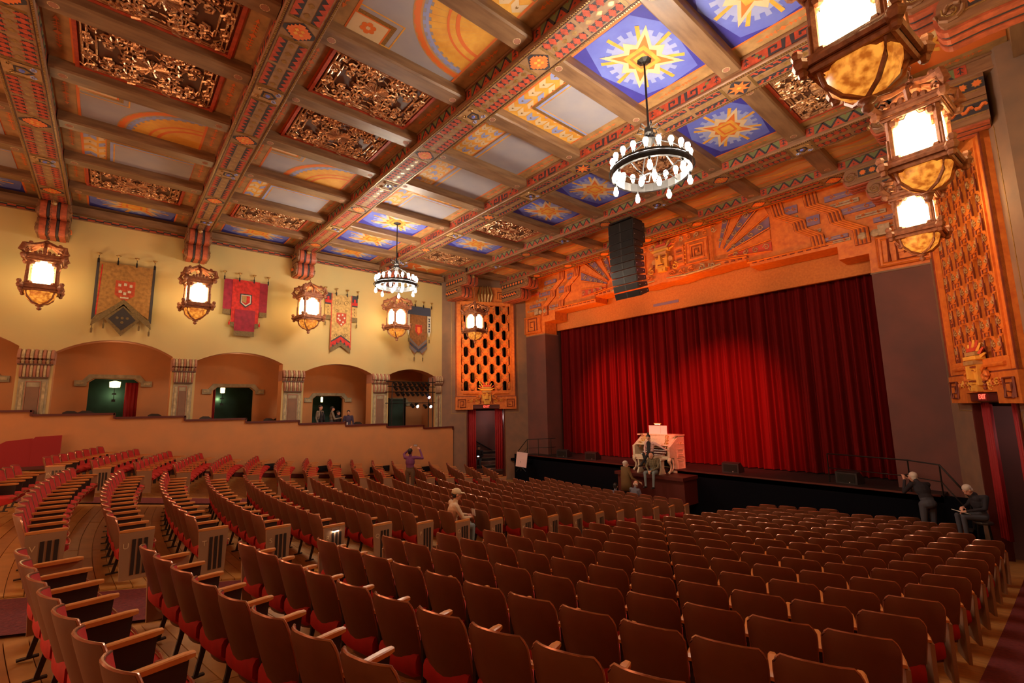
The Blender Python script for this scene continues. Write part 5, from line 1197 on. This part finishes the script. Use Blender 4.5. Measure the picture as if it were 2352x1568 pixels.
for s in cand:
    p = px((s[4], s[5], s[7] + .7))
    if p and -60 < p[0] < 2420 and p[1] < 1640: vis.append((p[2], s))
vis.sort(key=lambda q: q[0])
near = vis[:300]; far = vis[300:]
def make_seat(s):
    blk, n, j, cnt, x, y, a, z, n0, first, last = s
    ir = n - n0; side = {'right': 'block nearest the camera', 'centre': 'middle block', 'left': 'block by the side wall'}[blk]
    num = {'right': j, 'centre': cnt - 1 - j, 'left': cnt - 1 - j}[blk]
    place = {'right': 'from the centre aisle', 'centre': 'from the right aisle', 'left': 'from the aisle'}[blk]
    lab = 'brown theatre seat, %s %s, %s row from the back, %s' % (ORF[num], place, {0: 'first'}.get(ir, ORD[ir]), {'right': 'near block', 'centre': 'middle block', 'left': 'wall block'}[blk])
    t = thing('theatre_seat', lab, 'seat', (x, y, z), a, {'right': 'seats of the near block', 'centre': 'seats of the middle block', 'left': 'seats of the block by the side wall'}[blk])
    for k, me in PM.items(): link(k, me, t)
    link('armrest', ARML, t)
    if first:
        e = link('end_panel', EPL, t)
    else: link('leg', LEGL, t)
    if last:
        link('armrest', ARMR, t); e = link('end_panel', EPR, t)
        link('row_letter', text_mesh(row_letter(n), .10, letter_tan, .002), e, (HALF + .038, .215, .46), (pi / 2, 0, pi / 2))
    return t
for d, s in near: make_seat(s)
if far:
    lo = seat_parts(True); mb = MB()
    ar, st = armrest(-HALF), MB()
    for d, s in far:
        T = Matrix.Translation((s[4], s[5], s[7])) @ Matrix.Rotation(s[6], 4, 'Z')
        for k, p in lo.items():
            vs = [T @ Vector(v) for v in p.v]; mb.add(vs, p.f, p.mats[0])
        mb.box((-HALF, .33, .652), (.055, .38, .028), arm_wood, T); mb.box((-HALF, .2, .3), (.03, .08, .58), steel_leg, T)
        if s[-1]: mb.box((HALF, .33, .652), (.055, .38, .028), arm_wood, T); mb.box((HALF + .02, .33, .33), (.03, .34, .60), panel_tan, T)
    o = mb.obj('theatre_seats', None, label='distant brown-backed red seats filling the rows nearer the stage', cat='seats', kind='stuff'); smooth_by_angle(o.data, 50)
print('SEATS', len(cand), len(vis), len(near), len(far))
# small floor lamps glowing at the row ends
for x, y, lb in ((-9.0 + .0, 0, ''),): pass
# ================================================================== PEOPLE
def limb(mb, p0, p1, r0, r1, m, seg=9, n=3):
    p0, p1 = Vector(p0), Vector(p1); d = p1 - p0; L = d.length or 1e-4; u = d / L
    pts = [p0 - u * r0 * .8, p0 - u * r0 * .5] + [p0 + d * i / n for i in range(n + 1)] + [p1 + u * r1 * .5, p1 + u * r1 * .8]
    rr = [r0 * .45, r0 * .85] + [r0 + (r1 - r0) * i / n for i in range(n + 1)] + [r1 * .85, r1 * .45]
    mb.tube(pts, rr, m, seg)
def ell(mb, c, s, m, seg=12, R=None):
    T = Matrix.Translation(c) @ (R or Matrix()) @ Matrix.Diagonal((*s, 1)); mb.ball((0, 0, 0), 1, m, seg, T)
def hand(mb, w, d, up, m, curl=.5, side=1):
    """palm, four unequal bent fingers and a thumb leaving the side of the palm"""
    d = Vector(d).normalized(); up = Vector(up); up = (up - d * up.dot(d)).normalized(); s = d.cross(up).normalized() * side; w = Vector(w)
    palm = w + d * .05; limb(mb, w, w + d * .085, .024, .034, m, 7, 1); limb(mb, w + s * .015, w + d * .085 + s * .022, .017, .019, m, 6, 1); limb(mb, w - s * .015, w + d * .085 - s * .022, .017, .019, m, 6, 1)
    for k, (o, L) in enumerate(((-.030, .070), (-.010, .080), (.011, .076), (.031, .060))):
        b = w + d * .092 + s * o; c1 = b + (d * math.cos(curl) - up * math.sin(curl)) * L * .5; c2 = c1 + (d * math.cos(curl * 2.2) - up * math.sin(curl * 2.2)) * L * .5
        limb(mb, b, c1, .0105, .010, m, 6, 1); limb(mb, c1, c2, .010, .0085, m, 6, 1)
    t0 = w + d * .03 + s * -.028; t1 = t0 + (d * .6 - s * .8 - up * .3).normalized() * .045; t2 = t1 + (d * .9 - s * .2 - up * .5).normalized() * .032
    limb(mb, t0, t1, .014, .012, m, 6, 1); limb(mb, t1, t2, .012, .010, m, 6, 1)
def person(lab, loc, rz, J, top, bottom, hair=None, skin_m=None, hairkind='short', scale=1, sleeves=True, jacket=None, shoes=None, group=None, voxel=.013, cap=None):
    skin_m = skin_m or skin; shoes = shoes or black_plastic; t = thing('person', lab, 'person', loc, rz, group); t.scale = (scale,) * 3
    mb = MB(); V = lambda k: Vector(J[k]); seg = []          # seg: (p0, p1, radius, material)
    def L(a, b, r0, r1, m): limb(mb, a, b, r0, r1, m); seg.append((Vector(a), Vector(b), (r0 + r1) / 2, m))
    pel, che, nek, hd = V('pelvis'), V('chest'), V('neck'), V('head'); up = (che - pel).normalized(); ux = (V('sr') - V('sl')).normalized(); fw = up.cross(ux) * -1 if False else ux.cross(up) * -1
    fw = up.cross(ux); fw = fw if fw.y > 0 else -fw if abs(fw.y) > .3 else fw
    R = Matrix((ux, fw, up)).transposed().to_4x4()
    def E(c, s, m): ell(mb, c, s, m, 12, R); seg.append((Vector(c) - up * s[2] * .5, Vector(c) + up * s[2] * .5, (s[0] + s[1]) / 2, m))
    E(pel, (.165, .115, .12), bottom); E(pel.lerp(che, .4), (.150, .105, .17), top); E(che, (.175, .118, .19), top); E(che.lerp(nek, .55), (.165, .085, .09), top)
    L(nek - up * .03, hd - (hd - nek) * .45, .058, .052, skin_m)
    for s, S in (('l', -1), ('r', 1)):
        L(V('s' + s), V('e' + s), .062, .045, top); L(V('e' + s), V('w' + s), .044, .030, top if sleeves else skin_m)
        limb(mb, che.lerp(nek, .6), V('s' + s), .07, .062, top)
        d = V('h' + s) if 'h' + s in J else (V('w' + s) - V('e' + s)); hand(mb, V('w' + s), d, J.get('u' + s, (0, 0, 1)), skin_m, J.get('curl', .55), S); q = V('w' + s) + Vector(d).normalized() * .08; seg.append((V('w' + s) + Vector(d).normalized() * .02, q + Vector(d).normalized() * .08, .04, skin_m))
        L(V('p' + s), V('k' + s), .092, .060, bottom); L(V('k' + s), V('a' + s), .058, .042, bottom)
        f = V('a' + s) + Vector(J.get('foot', (0, .16, -.05))); L(V('a' + s) + Vector((0, -.04, -.045)), f, .042, .036, shoes)
    lk = Vector(J.get('look', (0, 1, 0))).normalized(); hu = (Vector((0, 0, 1)) - lk * lk.z).normalized(); hx_ = lk.cross(hu); RH = Matrix((hx_, lk, hu)).transposed().to_4x4()
    H = lambda x, y, z: hd + hx_ * x + lk * y + hu * z
    def EH(c, s, m): ell(mb, H(*c), s, m, 12, RH)
    EH((0, -.012, .025), (.077, .095, .095), skin_m); EH((0, .018, -.045), (.058, .070, .072), skin_m); EH((0, .050, -.088), (.030, .030, .024), skin_m)
    limb(mb, H(0, .083, .012), H(0, .102, -.028), .010, .016, skin_m, 6, 1)
    for S in (-1, 1): EH((S * .079, -.005, -.010), (.012, .020, .032), skin_m); EH((S * .034, .072, .030), (.030, .016, .010), skin_m)
    EH((0, .084, -.060), (.024, .010, .008), skin_m)
    seg.append((H(0, -.02, .0), H(0, .03, -.05), .085, skin_m))
    me = mb.mesh('body'); tmp = bpy.data.objects.new('tmp', me); COL.objects.link(tmp)
    md = tmp.modifiers.new('r', 'REMESH'); md.mode = 'VOXEL'; md.voxel_size = voxel; md.use_smooth_shade = True; ms = tmp.modifiers.new('s', 'SMOOTH'); ms.iterations = 2; ms.factor = .5
    bpy.context.view_layer.update(); nm = bpy.data.meshes.new_from_object(tmp.evaluated_get(bpy.context.evaluated_depsgraph_get())); bpy.data.objects.remove(tmp)
    mats = []; [mats.append(s[3]) for s in seg if s[3] not in mats]; nm.materials.clear(); [nm.materials.append(m) for m in mats]
    n = len(nm.polygons); C = np.empty(n * 3); nm.polygons.foreach_get('center', C); C = C.reshape(n, 3); best = np.full(n, 1e9); idx = np.zeros(n, int)
    for a, b, r, m in seg:
        a, b = np.array(a), np.array(b); ab = b - a; tt = np.clip(((C - a) @ ab) / (ab @ ab + 1e-9), 0, 1); dist = np.linalg.norm(C - a - tt[:, None] * ab, axis=1) - r * 1.0
        k = dist < best; best[k] = dist[k]; idx[k] = mats.index(m)
    nm.polygons.foreach_set('material_index', idx); nm.polygons.foreach_set('use_smooth', [True] * n); nm.name = 'body'; link('body', nm, t)
    f = MB()
    for S in (-1, 1): ell(f, H(S * .033, .079, .006), (.012, .007, .007), paper, 8, RH); ell(f, H(S * .033, .085, .006), (.006, .004, .006), void, 6, RH)
    f.obj('eye', t)
    m2 = MB(); ell(m2, H(0, .088, -.060), (.022, .007, .005), mat('lips', (.40, .09, .07), .5), 8, RH); m2.obj('mouth', t)
    if hair:
        h = MB()
        if hairkind == 'fringe':
            for a in range(-3, 4): ell(h, H(.075 * math.sin(a * .5), -.02 - .07 * math.cos(a * .5), -.005), (.022, .022, .042), hair, 8, RH)
        else:
            ell(h, H(0, -.022, .045), (.086, .098, .090), hair, 14, RH)
            if hairkind in ('long', 'bun'): ell(h, H(0, -.05, -.03), (.080, .060, .10), hair, 10, RH)
            if hairkind == 'long': ell(h, H(0, -.06, -.13), (.078, .045, .12), hair, 10, RH)
            if hairkind == 'bun': ell(h, H(0, -.02, .165), (.042, .042, .050), hair, 10, RH)
            if hairkind == 'short': ell(h, H(0, -.055, -.02), (.074, .050, .065), hair, 10, RH)
        h.obj('hair', t, True)
    if cap:
        c = MB(); ell(c, H(0, -.018, .050), (.092, .108, .085), cap, 14, RH); c.prism([(-.070, .04), (-.060, .13), (-.03, .165), (.03, .165), (.060, .13), (.070, .04)], .035, .045, cap, 'z', Matrix.Translation(hd) @ RH); c.box((0, -.115, .01), (.09, .02, .03), black_plastic, Matrix.Translation(hd) @ RH); c.obj('cap', t, True)
    if jacket:
        for S in (-1, 1):
            j = MB(); pts = [che + ux * S * .05 + up * .17 + fw * .07, che + ux * S * .09 + fw * .135, pel.lerp(che, .45) + ux * S * .11 + fw * .13, pel + ux * S * .14 + fw * .13]
            j.tube(pts, [.03, .05, .055, .05], jacket, 6); j.obj('jacket_front', t, True)
    return t
BASE = dict(pelvis=(0, 0, .95), chest=(0, 0, 1.25), neck=(0, 0, 1.45), head=(0, .02, 1.60), sl=(-.185, 0, 1.40), sr=(.185, 0, 1.40), el=(-.24, -.02, 1.12), er=(.24, -.02, 1.12), wl=(-.24, .08, .88), wr=(.24, .08, .88),
            pl=(-.09, 0, .90), pr=(.09, 0, .90), kl=(-.10, .02, .50), kr=(.10, .02, .50), al=(-.10, -.01, .09), ar=(.10, -.01, .09))
SIT = dict(BASE, pelvis=(0, 0, .14), chest=(0, -.03, .44), neck=(0, -.01, .64), head=(0, .02, .79), sl=(-.185, -.02, .59), sr=(.185, -.02, .59), el=(-.23, .05, .33), er=(.23, .05, .33), wl=(-.14, .28, .24), wr=(.14, .28, .24),
           pl=(-.09, .02, .10), pr=(.09, .02, .10), kl=(-.11, .44, .11), kr=(.11, .44, .11), al=(-.11, .42, -.36), ar=(.11, .42, -.36))
def J(base, **k): d = dict(base); d.update(k); return d
def cloth(nm, c, **k): return mat(nm, c, .85, **k)
shirt_cream = cloth('shirt_cream', (.66, .47, .30), n=.4, bs=12, col2=(.66, .50, .34)); jeans = cloth('jeans_grey', (.20, .24, .25)); jeans_dark = cloth('jeans_dark', (.06, .06, .075)); purple = cloth('sweater_purple', (.16, .04, .13)); trousers_brown = cloth('trousers_brown', (.13, .075, .04))
coat_brown = cloth('coat_brown', (.16, .085, .025)); jacket_dark = cloth('jacket_dark', (.018, .014, .020)); pink_jacket = cloth('jacket_pink', (.85, .50, .44), n=.5, bs=20); shirt_black = cloth('shirt_black', (.015, .012, .014)); grey_shirt = cloth('shirt_grey', (.22, .17, .12)); navy = cloth('sweater_navy', (.055, .035, .075)); cap_beige = cloth('cap_beige', (.62, .48, .30)); blue_grey = cloth('shirt_blue_grey', (.14, .13, .16))
def plaid_mat():
    m = bpy.data.materials.new('plaid_shirt'); m.use_nodes = True; nt = m.node_tree; b = nt.nodes['Principled BSDF']; b.inputs['Roughness'].default_value = .85
    tc = nt.nodes.new('ShaderNodeTexCoord'); prev = None
    for ax, sc in (('X', 9), ('Z', 9)):
        w = nt.nodes.new('ShaderNodeTexWave'); w.bands_direction = ax; w.inputs['Scale'].default_value = sc; nt.links.new(tc.outputs['Object'], w.inputs[0]); g = nt.nodes.new('ShaderNodeMath'); g.operation = 'GREATER_THAN'; g.inputs[1].default_value = .55; nt.links.new(w.outputs['Fac'], g.inputs[0])
        if prev is None: prev = g
        else: a = nt.nodes.new('ShaderNodeMath'); a.operation = 'ADD'; nt.links.new(prev.outputs[0], a.inputs[0]); nt.links.new(g.outputs[0], a.inputs[1]); prev = a
    h = nt.nodes.new('ShaderNodeMath'); h.operation = 'MULTIPLY'; h.inputs[1].default_value = .5; nt.links.new(prev.outputs[0], h.inputs[0])
    r = nt.nodes.new('ShaderNodeValToRGB'); r.color_ramp.elements[0].color = (.02, .03, .02, 1); r.color_ramp.elements[1].color = (.42, .30, .16, 1); e = r.color_ramp.elements.new(.5); e.color = (.12, .09, .04, 1); nt.links.new(h.outputs[0], r.inputs[0]); nt.links.new(r.outputs[0], b.inputs['Base Color']); return m
plaid = plaid_mat()
# standing visitor photographing the hall
zf = zfloor(-16.3, 8.85) + .012
person('person in a purple sweater standing in the side aisle, both arms raised to a phone', (-16.3, 8.85, zf), .72, J(BASE, el=(-.30, .18, 1.50), er=(.42, .12, 1.36), wl=(-.12, .30, 1.68), wr=(.26, .26, 1.66), hl=(.35, .15, .5), hr=(-.6, .15, .5), look=(.15, 1, .25), kl=(-.10, .02, .5)), purple, trousers_brown, hair_black, scale=1.07)
ph = thing('phone', 'small dark phone held above the head by the person in purple', 'phone', (-16.3 - .34 * .66 + .07, 8.85 + .34 * .75 + .05, zf + 1.92), .72); m = MB(); m.box((0, 0, 0), (.15, .012, .075), black_plastic, None, .006); m.obj('case', ph); m = MB(); m.box((0, -.007, 0), (.13, .003, .062), grey_paint); m.obj('screen', ph)
# seated visitor in a cap: on the end seat of the middle block
tgt = None; bd = 1e9
for d, s in vis:
    q = px((s[4], s[5], s[7] + SEAT_H))
    e = abs(q[0] - 1028) + abs(q[1] - 1178) if s[0] == 'centre' else 1e9
    if e < bd: bd, tgt = e, s
sx, sy, sz, sa = tgt[4], tgt[5], tgt[7], tgt[6]
def at_seat(s, dx, dy, dz): x, y, a = s[4], s[5], s[6]; return (x + dx * math.cos(a) - dy * math.sin(a), y + dx * math.sin(a) + dy * math.cos(a), s[7] + dz)
person('person in a cream shirt and beige cap seated at the end of the middle block', at_seat(tgt, -.10, .34, .35), sa - .35, J(SIT, chest=(.03, .02, .44), neck=(.05, .06, .64), head=(.06, .10, .79), look=(.1, 1, -.12), sl=(-.15, .03, .60), sr=(.22, .03, .57), er=(.28, .16, .33), wr=(.14, .36, .30), el=(-.20, .10, .34), wl=(-.04, .36, .32)), shirt_cream, jeans, hair_black, skin_m=skin, hairkind='short', cap=cap_beige)
pp = thing('leaflet', 'white folded leaflet held by the person in the beige cap', 'paper', at_seat(tgt, .12, .78, .71), sa - .3); m = MB(); m.add([(-.09, 0, -.06), (.02, .03, -.07), (.02, .01, .08), (-.09, -.02, .09), (.11, -.02, -.04), (.11, -.04, .11)], [(0, 1, 2, 3), (1, 4, 5, 2)], paper); o = m.obj('sheet', pp); sm = o.modifiers.new('t', 'SOLIDIFY'); sm.thickness = .002
# organist turned to the hall
person('organist in a pink-white jacket and black shirt seated facing the hall', (-10.95, 16.72, -2.74 + .60), pi, J(SIT, er=(-.0 + .25, .0, .36), look=(-.35, 1, -.2), el=(-.40, -.06, .48), wl=(-.66, -.06, .36), wr=(.06, .26, .22), hl=(-1, .1, -.2), kl=(-.14, .40, .16), kr=(.04, .42, .16), al=(.10, .50, -.22), ar=(-.10, .42, -.30), head=(.02, .05, .80), curl=.3), pink_jacket, shirt_black, hair_black, skin_m=skin_pale, hairkind='bun', voxel=.011)
m = MB(); m.prism([(-.055, .20), (.055, .20), (.085, .60), (.03, .66), (-.03, .66), (-.085, .60)], .06, .115, shirt_black, 'y', Matrix.Translation((-10.95, 16.72, -2.14)) @ Matrix.Rotation(pi, 4, 'Z'));
for o in bpy.data.objects:
    if o.get('label', '').startswith('organist'): q = m.obj('shirt_front', o); q.matrix_parent_inverse = Matrix(); q.matrix_basis = (Matrix.Translation((-10.95, 16.72, -2.14)) @ Matrix.Rotation(pi, 4, 'Z')).inverted()
# plaid man on the edge of the lift
person('bald person in a plaid shirt and grey jeans sitting on the edge of the platform', (-10.55, 16.30, -2.73 + .02), pi + .1, J(SIT, chest=(0, .05, .42), neck=(0, .10, .60), head=(.01, .17, .72), look=(.25, 1, -.45), wl=(-.05, .33, .17), wr=(.05, .34, .16), el=(-.25, .12, .30), er=(.25, .12, .30), kl=(-.18, .40, .10), kr=(.18, .40, .10), al=(-.16, .42, -.38), ar=(.16, .42, -.38)), plaid, jeans, hair_white, skin_m=skin_pale, hairkind='fringe')
zc = zfloor(-11.45, 15.75) + .0
person('white-haired person in a long brown coat standing before the stage', (-11.48, 15.75, zc), -.35, J(BASE, wr=(.40, .26, 1.02), er=(.30, .06, 1.14), look=(.3, 1, 0)), coat_brown, jeans_dark, hair_white, skin_m=skin_pale, scale=1.10)
m = MB(); m.lathe([(.24, -1.0), (.22, -.62), (.20, -.3), (.20, .12)], coat_brown, 12)
for o in bpy.data.objects:
    if o.get('label', '').startswith('white-haired person in a long'): q = m.obj('coat_skirt', o, True); q.location = (0, 0, 1.42); q.scale = (1, .78, .72)
def head_sitter(x, y, z, rz, lab, top, hair, hk): person(lab, (x, y, z), rz, J(SIT, head=(0, .06, .78)), top, jeans_dark, hair, skin_m=skin_pale, hairkind=hk)
head_sitter(-10.55, 15.0, -3.70, -.1, 'balding person seated low before the stage, right of the brown coat', blue_grey, hair_white, 'fringe')
head_sitter(-11.35, 14.85, -3.86, .3, 'person in blue-grey seated low before the stage, left of the brown coat', blue_grey, hair_black, 'short')
for x, y, z in ((-10.55, 15.0, -3.70), (-11.35, 14.85, -3.86)):
    s = thing('folding_chair', 'black folding chair under the %s' % ('balding person by the stage' if x > -11 else 'person in blue-grey by the stage'), 'chair', (x, y, zfloor(x, y))); h = z + .03 - zfloor(x, y); mb = MB(); mb.box((0, .12, h - .03), (.42, .42, .04), black_plastic); mb.obj('seat', s); mb = MB(); mb.box((0, -.14, h + .30), (.40, .03, .22), black_plastic); mb.obj('backrest', s)
    for a in (-.18, .18):
        for b in (-.14, .30): mb = MB(); mb.tube([(a, b, 0), (a, b, h - .03 + (.35 if b < 0 else 0))], .013, metal_black, 5); mb.obj('leg', s)
# people in the gallery
for x, y, top, bot, hr, hk, sc, rz, lab, ov, jk in (
    (-22.85, 7.62, grey_shirt, jeans_dark, hair_black, 'short', 1.02, -.95, 'person in a dark jacket with pale shoulders at the left of the gallery doorway', {}, jacket_dark),
    (-22.9, 8.20, grey_shirt, jeans_dark, hair_black, 'short', .98, -.2, 'person in a grey-brown jacket in the gallery, turned to the stage', dict(wr=(.12, .36, 1.14), er=(.25, .10, 1.10)), None),
    (-23.35, 8.66, shirt_black, jeans_dark, hair_black, 'long', .94, -.9, 'long-haired person in black in the gallery between two others', {}, None),
    (-22.75, 8.95, navy, jeans_dark, hair_black, 'short', .95, -1.9, 'person in a navy sweater at the right of the gallery group', dict(wr=(.30, .22, .95)), None)):
    zg = -.95 + .02 - .147 * math.floor((y + 1.86) / 2.05) + .0
    person(lab, (x, y, zg), rz, J(BASE, **ov), top, bot, hr, hairkind=hk, scale=sc, jacket=jk, group=None)
cup = thing('paper_cup', 'white paper cup on the gallery parapet by the group', 'cup', (-21.62, 8.45, PARZ(8.45) + .02)); m = MB(); m.lathe([(.03, 0), (.042, .11), (.038, .11), (.0, .10)], paper, 10); m.obj('body', cup)
# photographer and note-taker at the right of the stage
z0 = zfloor(-2.5, 16.35)
st = thing('stage_steps', 'black portable steps at the right end of the stage', 'steps', (-2.35, 16.95, z0), 0)
for k in range(3): m = MB(); m.box((0, .28 * k - .30, .20 * (k + 1) - .02), (1.1, .30, .04), stage_black); m.box((0, .28 * k - .30, (.20 * (k + 1)) / 2), (1.06, .28, .20 * (k + 1) - .04), black_matte); m.obj('step', st)
person('white-haired person in a dark jacket leaning to a camera at the right stage steps', (-2.55, 16.60, z0 + .20), .75, J(BASE, pelvis=(0, -.05, .93), chest=(0, .10, 1.22), neck=(0, .24, 1.38), head=(0, .36, 1.47), sl=(-.18, .18, 1.33), sr=(.18, .18, 1.33), el=(-.24, .36, 1.12), er=(.24, .36, 1.12), wl=(-.07, .56, 1.38), wr=(.07, .54, 1.38), hl=(.1, .3, 1), hr=(-.1, .3, 1), ul=(0, -1, 0), ur=(0, -1, 0), look=(0, 1, -.1)), jacket_dark, jeans_dark, hair_white, skin_m=skin_pale, scale=1.12)
cm = thing('photo_camera', 'black camera held to the face of the leaning person at the right', 'camera', (-2.55 - .56 * 1.12 * math.sin(.75), 16.66 + .58 * 1.12 * math.cos(.75), z0 + .20 + 1.47 * 1.12), .75); m = MB(); m.box((0, 0, 0), (.14, .06, .09), black_plastic, None, .01); m.obj('body', cm); m = MB(); m.tube([(0, .02, 0), (0, .13, -.005)], .035, black_plastic, 10); m.obj('lens', cm)
z1 = zfloor(-1.45, 16.1)
person('grey-haired person in black seated by the right pier, writing on a white sheet', (-1.50, 16.15, z1 + .96), 2.2, J(SIT, chest=(0, .06, .42), neck=(0, .13, .60), head=(0, .22, .72), look=(0, 1, -.8), wl=(-.10, .36, .24), wr=(.10, .30, .30), er=(.27, .10, .33)), jacket_dark, jeans_dark, hair_white, skin_m=skin_pale)
sb = thing('stool', 'tall black stool under the seated person at the right pier', 'stool', (-1.50, 16.15, z1)); m = MB(); m.lathe([(0, .90), (.18, .90), (.19, .93), (.18, .96), (0, .96)], black_plastic, 12); m.obj('seat', sb)
for k in range(4): a = pi / 4 + k * pi / 2; m = MB(); m.tube([(.13 * math.cos(a), .13 * math.sin(a), .90), (.20 * math.cos(a), .20 * math.sin(a), 0)], .014, metal_black, 5); m.obj('leg', sb)
sh = thing('writing_sheet', 'white sheet on the lap of the seated person at the right pier', 'paper', (-1.50 - .42 * math.sin(2.2), 16.15 + .42 * math.cos(2.2), z1 + 1.17), 2.2); m = MB(); m.box((0, 0, 0), (.30, .22, .008), paper, Matrix.Rotation(.25, 4, 'X')); m.obj('sheet', sh)
# person on the passage steps, left doorway
Pd = TL @ Vector((cL - .12, 1.55, 0)); 
person('person in dark clothes seated on the steps in the doorway left of the stage', (Pd.x, Pd.y, -3.13), 3.95, J(SIT, look=(0, 1, -.3), wl=(-.06, .30, .30), wr=(.06, .30, .30), al=(-.11, .40, -.30), ar=(.11, .40, -.30)), jacket_dark, jeans_dark, hair_black, skin_m=skin_pale)
pf = thing('lit_phone', 'lit phone in the hands of the person on the doorway steps', 'phone', (Pd.x - .36 * math.sin(3.95), Pd.y + .36 * math.cos(3.95), -2.80), 3.95); m = MB(); m.box((0, 0, 0), (.11, .012, .07), black_plastic, None, .005); m.obj('case', pf); m = MB(); m.box((0, .008, 0), (.10, .003, .06), screen_lit); m.obj('screen', pf)
# small glowing aisle lights fixed to row-end panels
ends = [o for o in bpy.data.objects if o.name.startswith('end_panel')]
AL = MB(); AL.box((0, 0, 0), (.05, .12, .035), screw_metal); AL.box((.0, 0, -.02), (.045, .10, .02), spot_lit); ALM = AL.mesh('aisle_light')
bpy.context.view_layer.update()
for u, v in ((765, 1235), (740, 1110)):
    best = None
    for o in ends:
        q = px(o.matrix_world @ Vector((HALF, .3, .45)))
        if q:
            e = math.hypot(q[0] - u, q[1] - v)
            if best is None or e < best[0]: best = (e, o)
    if best and best[0] < 90: link('aisle_light', ALM, best[1], (HALF + .045 if best[1].data == EPR else -HALF - .045, .34, .585))
# ------------------------------------------------------------------ lift the whole hall so that the lowest floor lies near zero
for o in bpy.data.objects:
    if o.parent is None: o.location.z += ZOFF
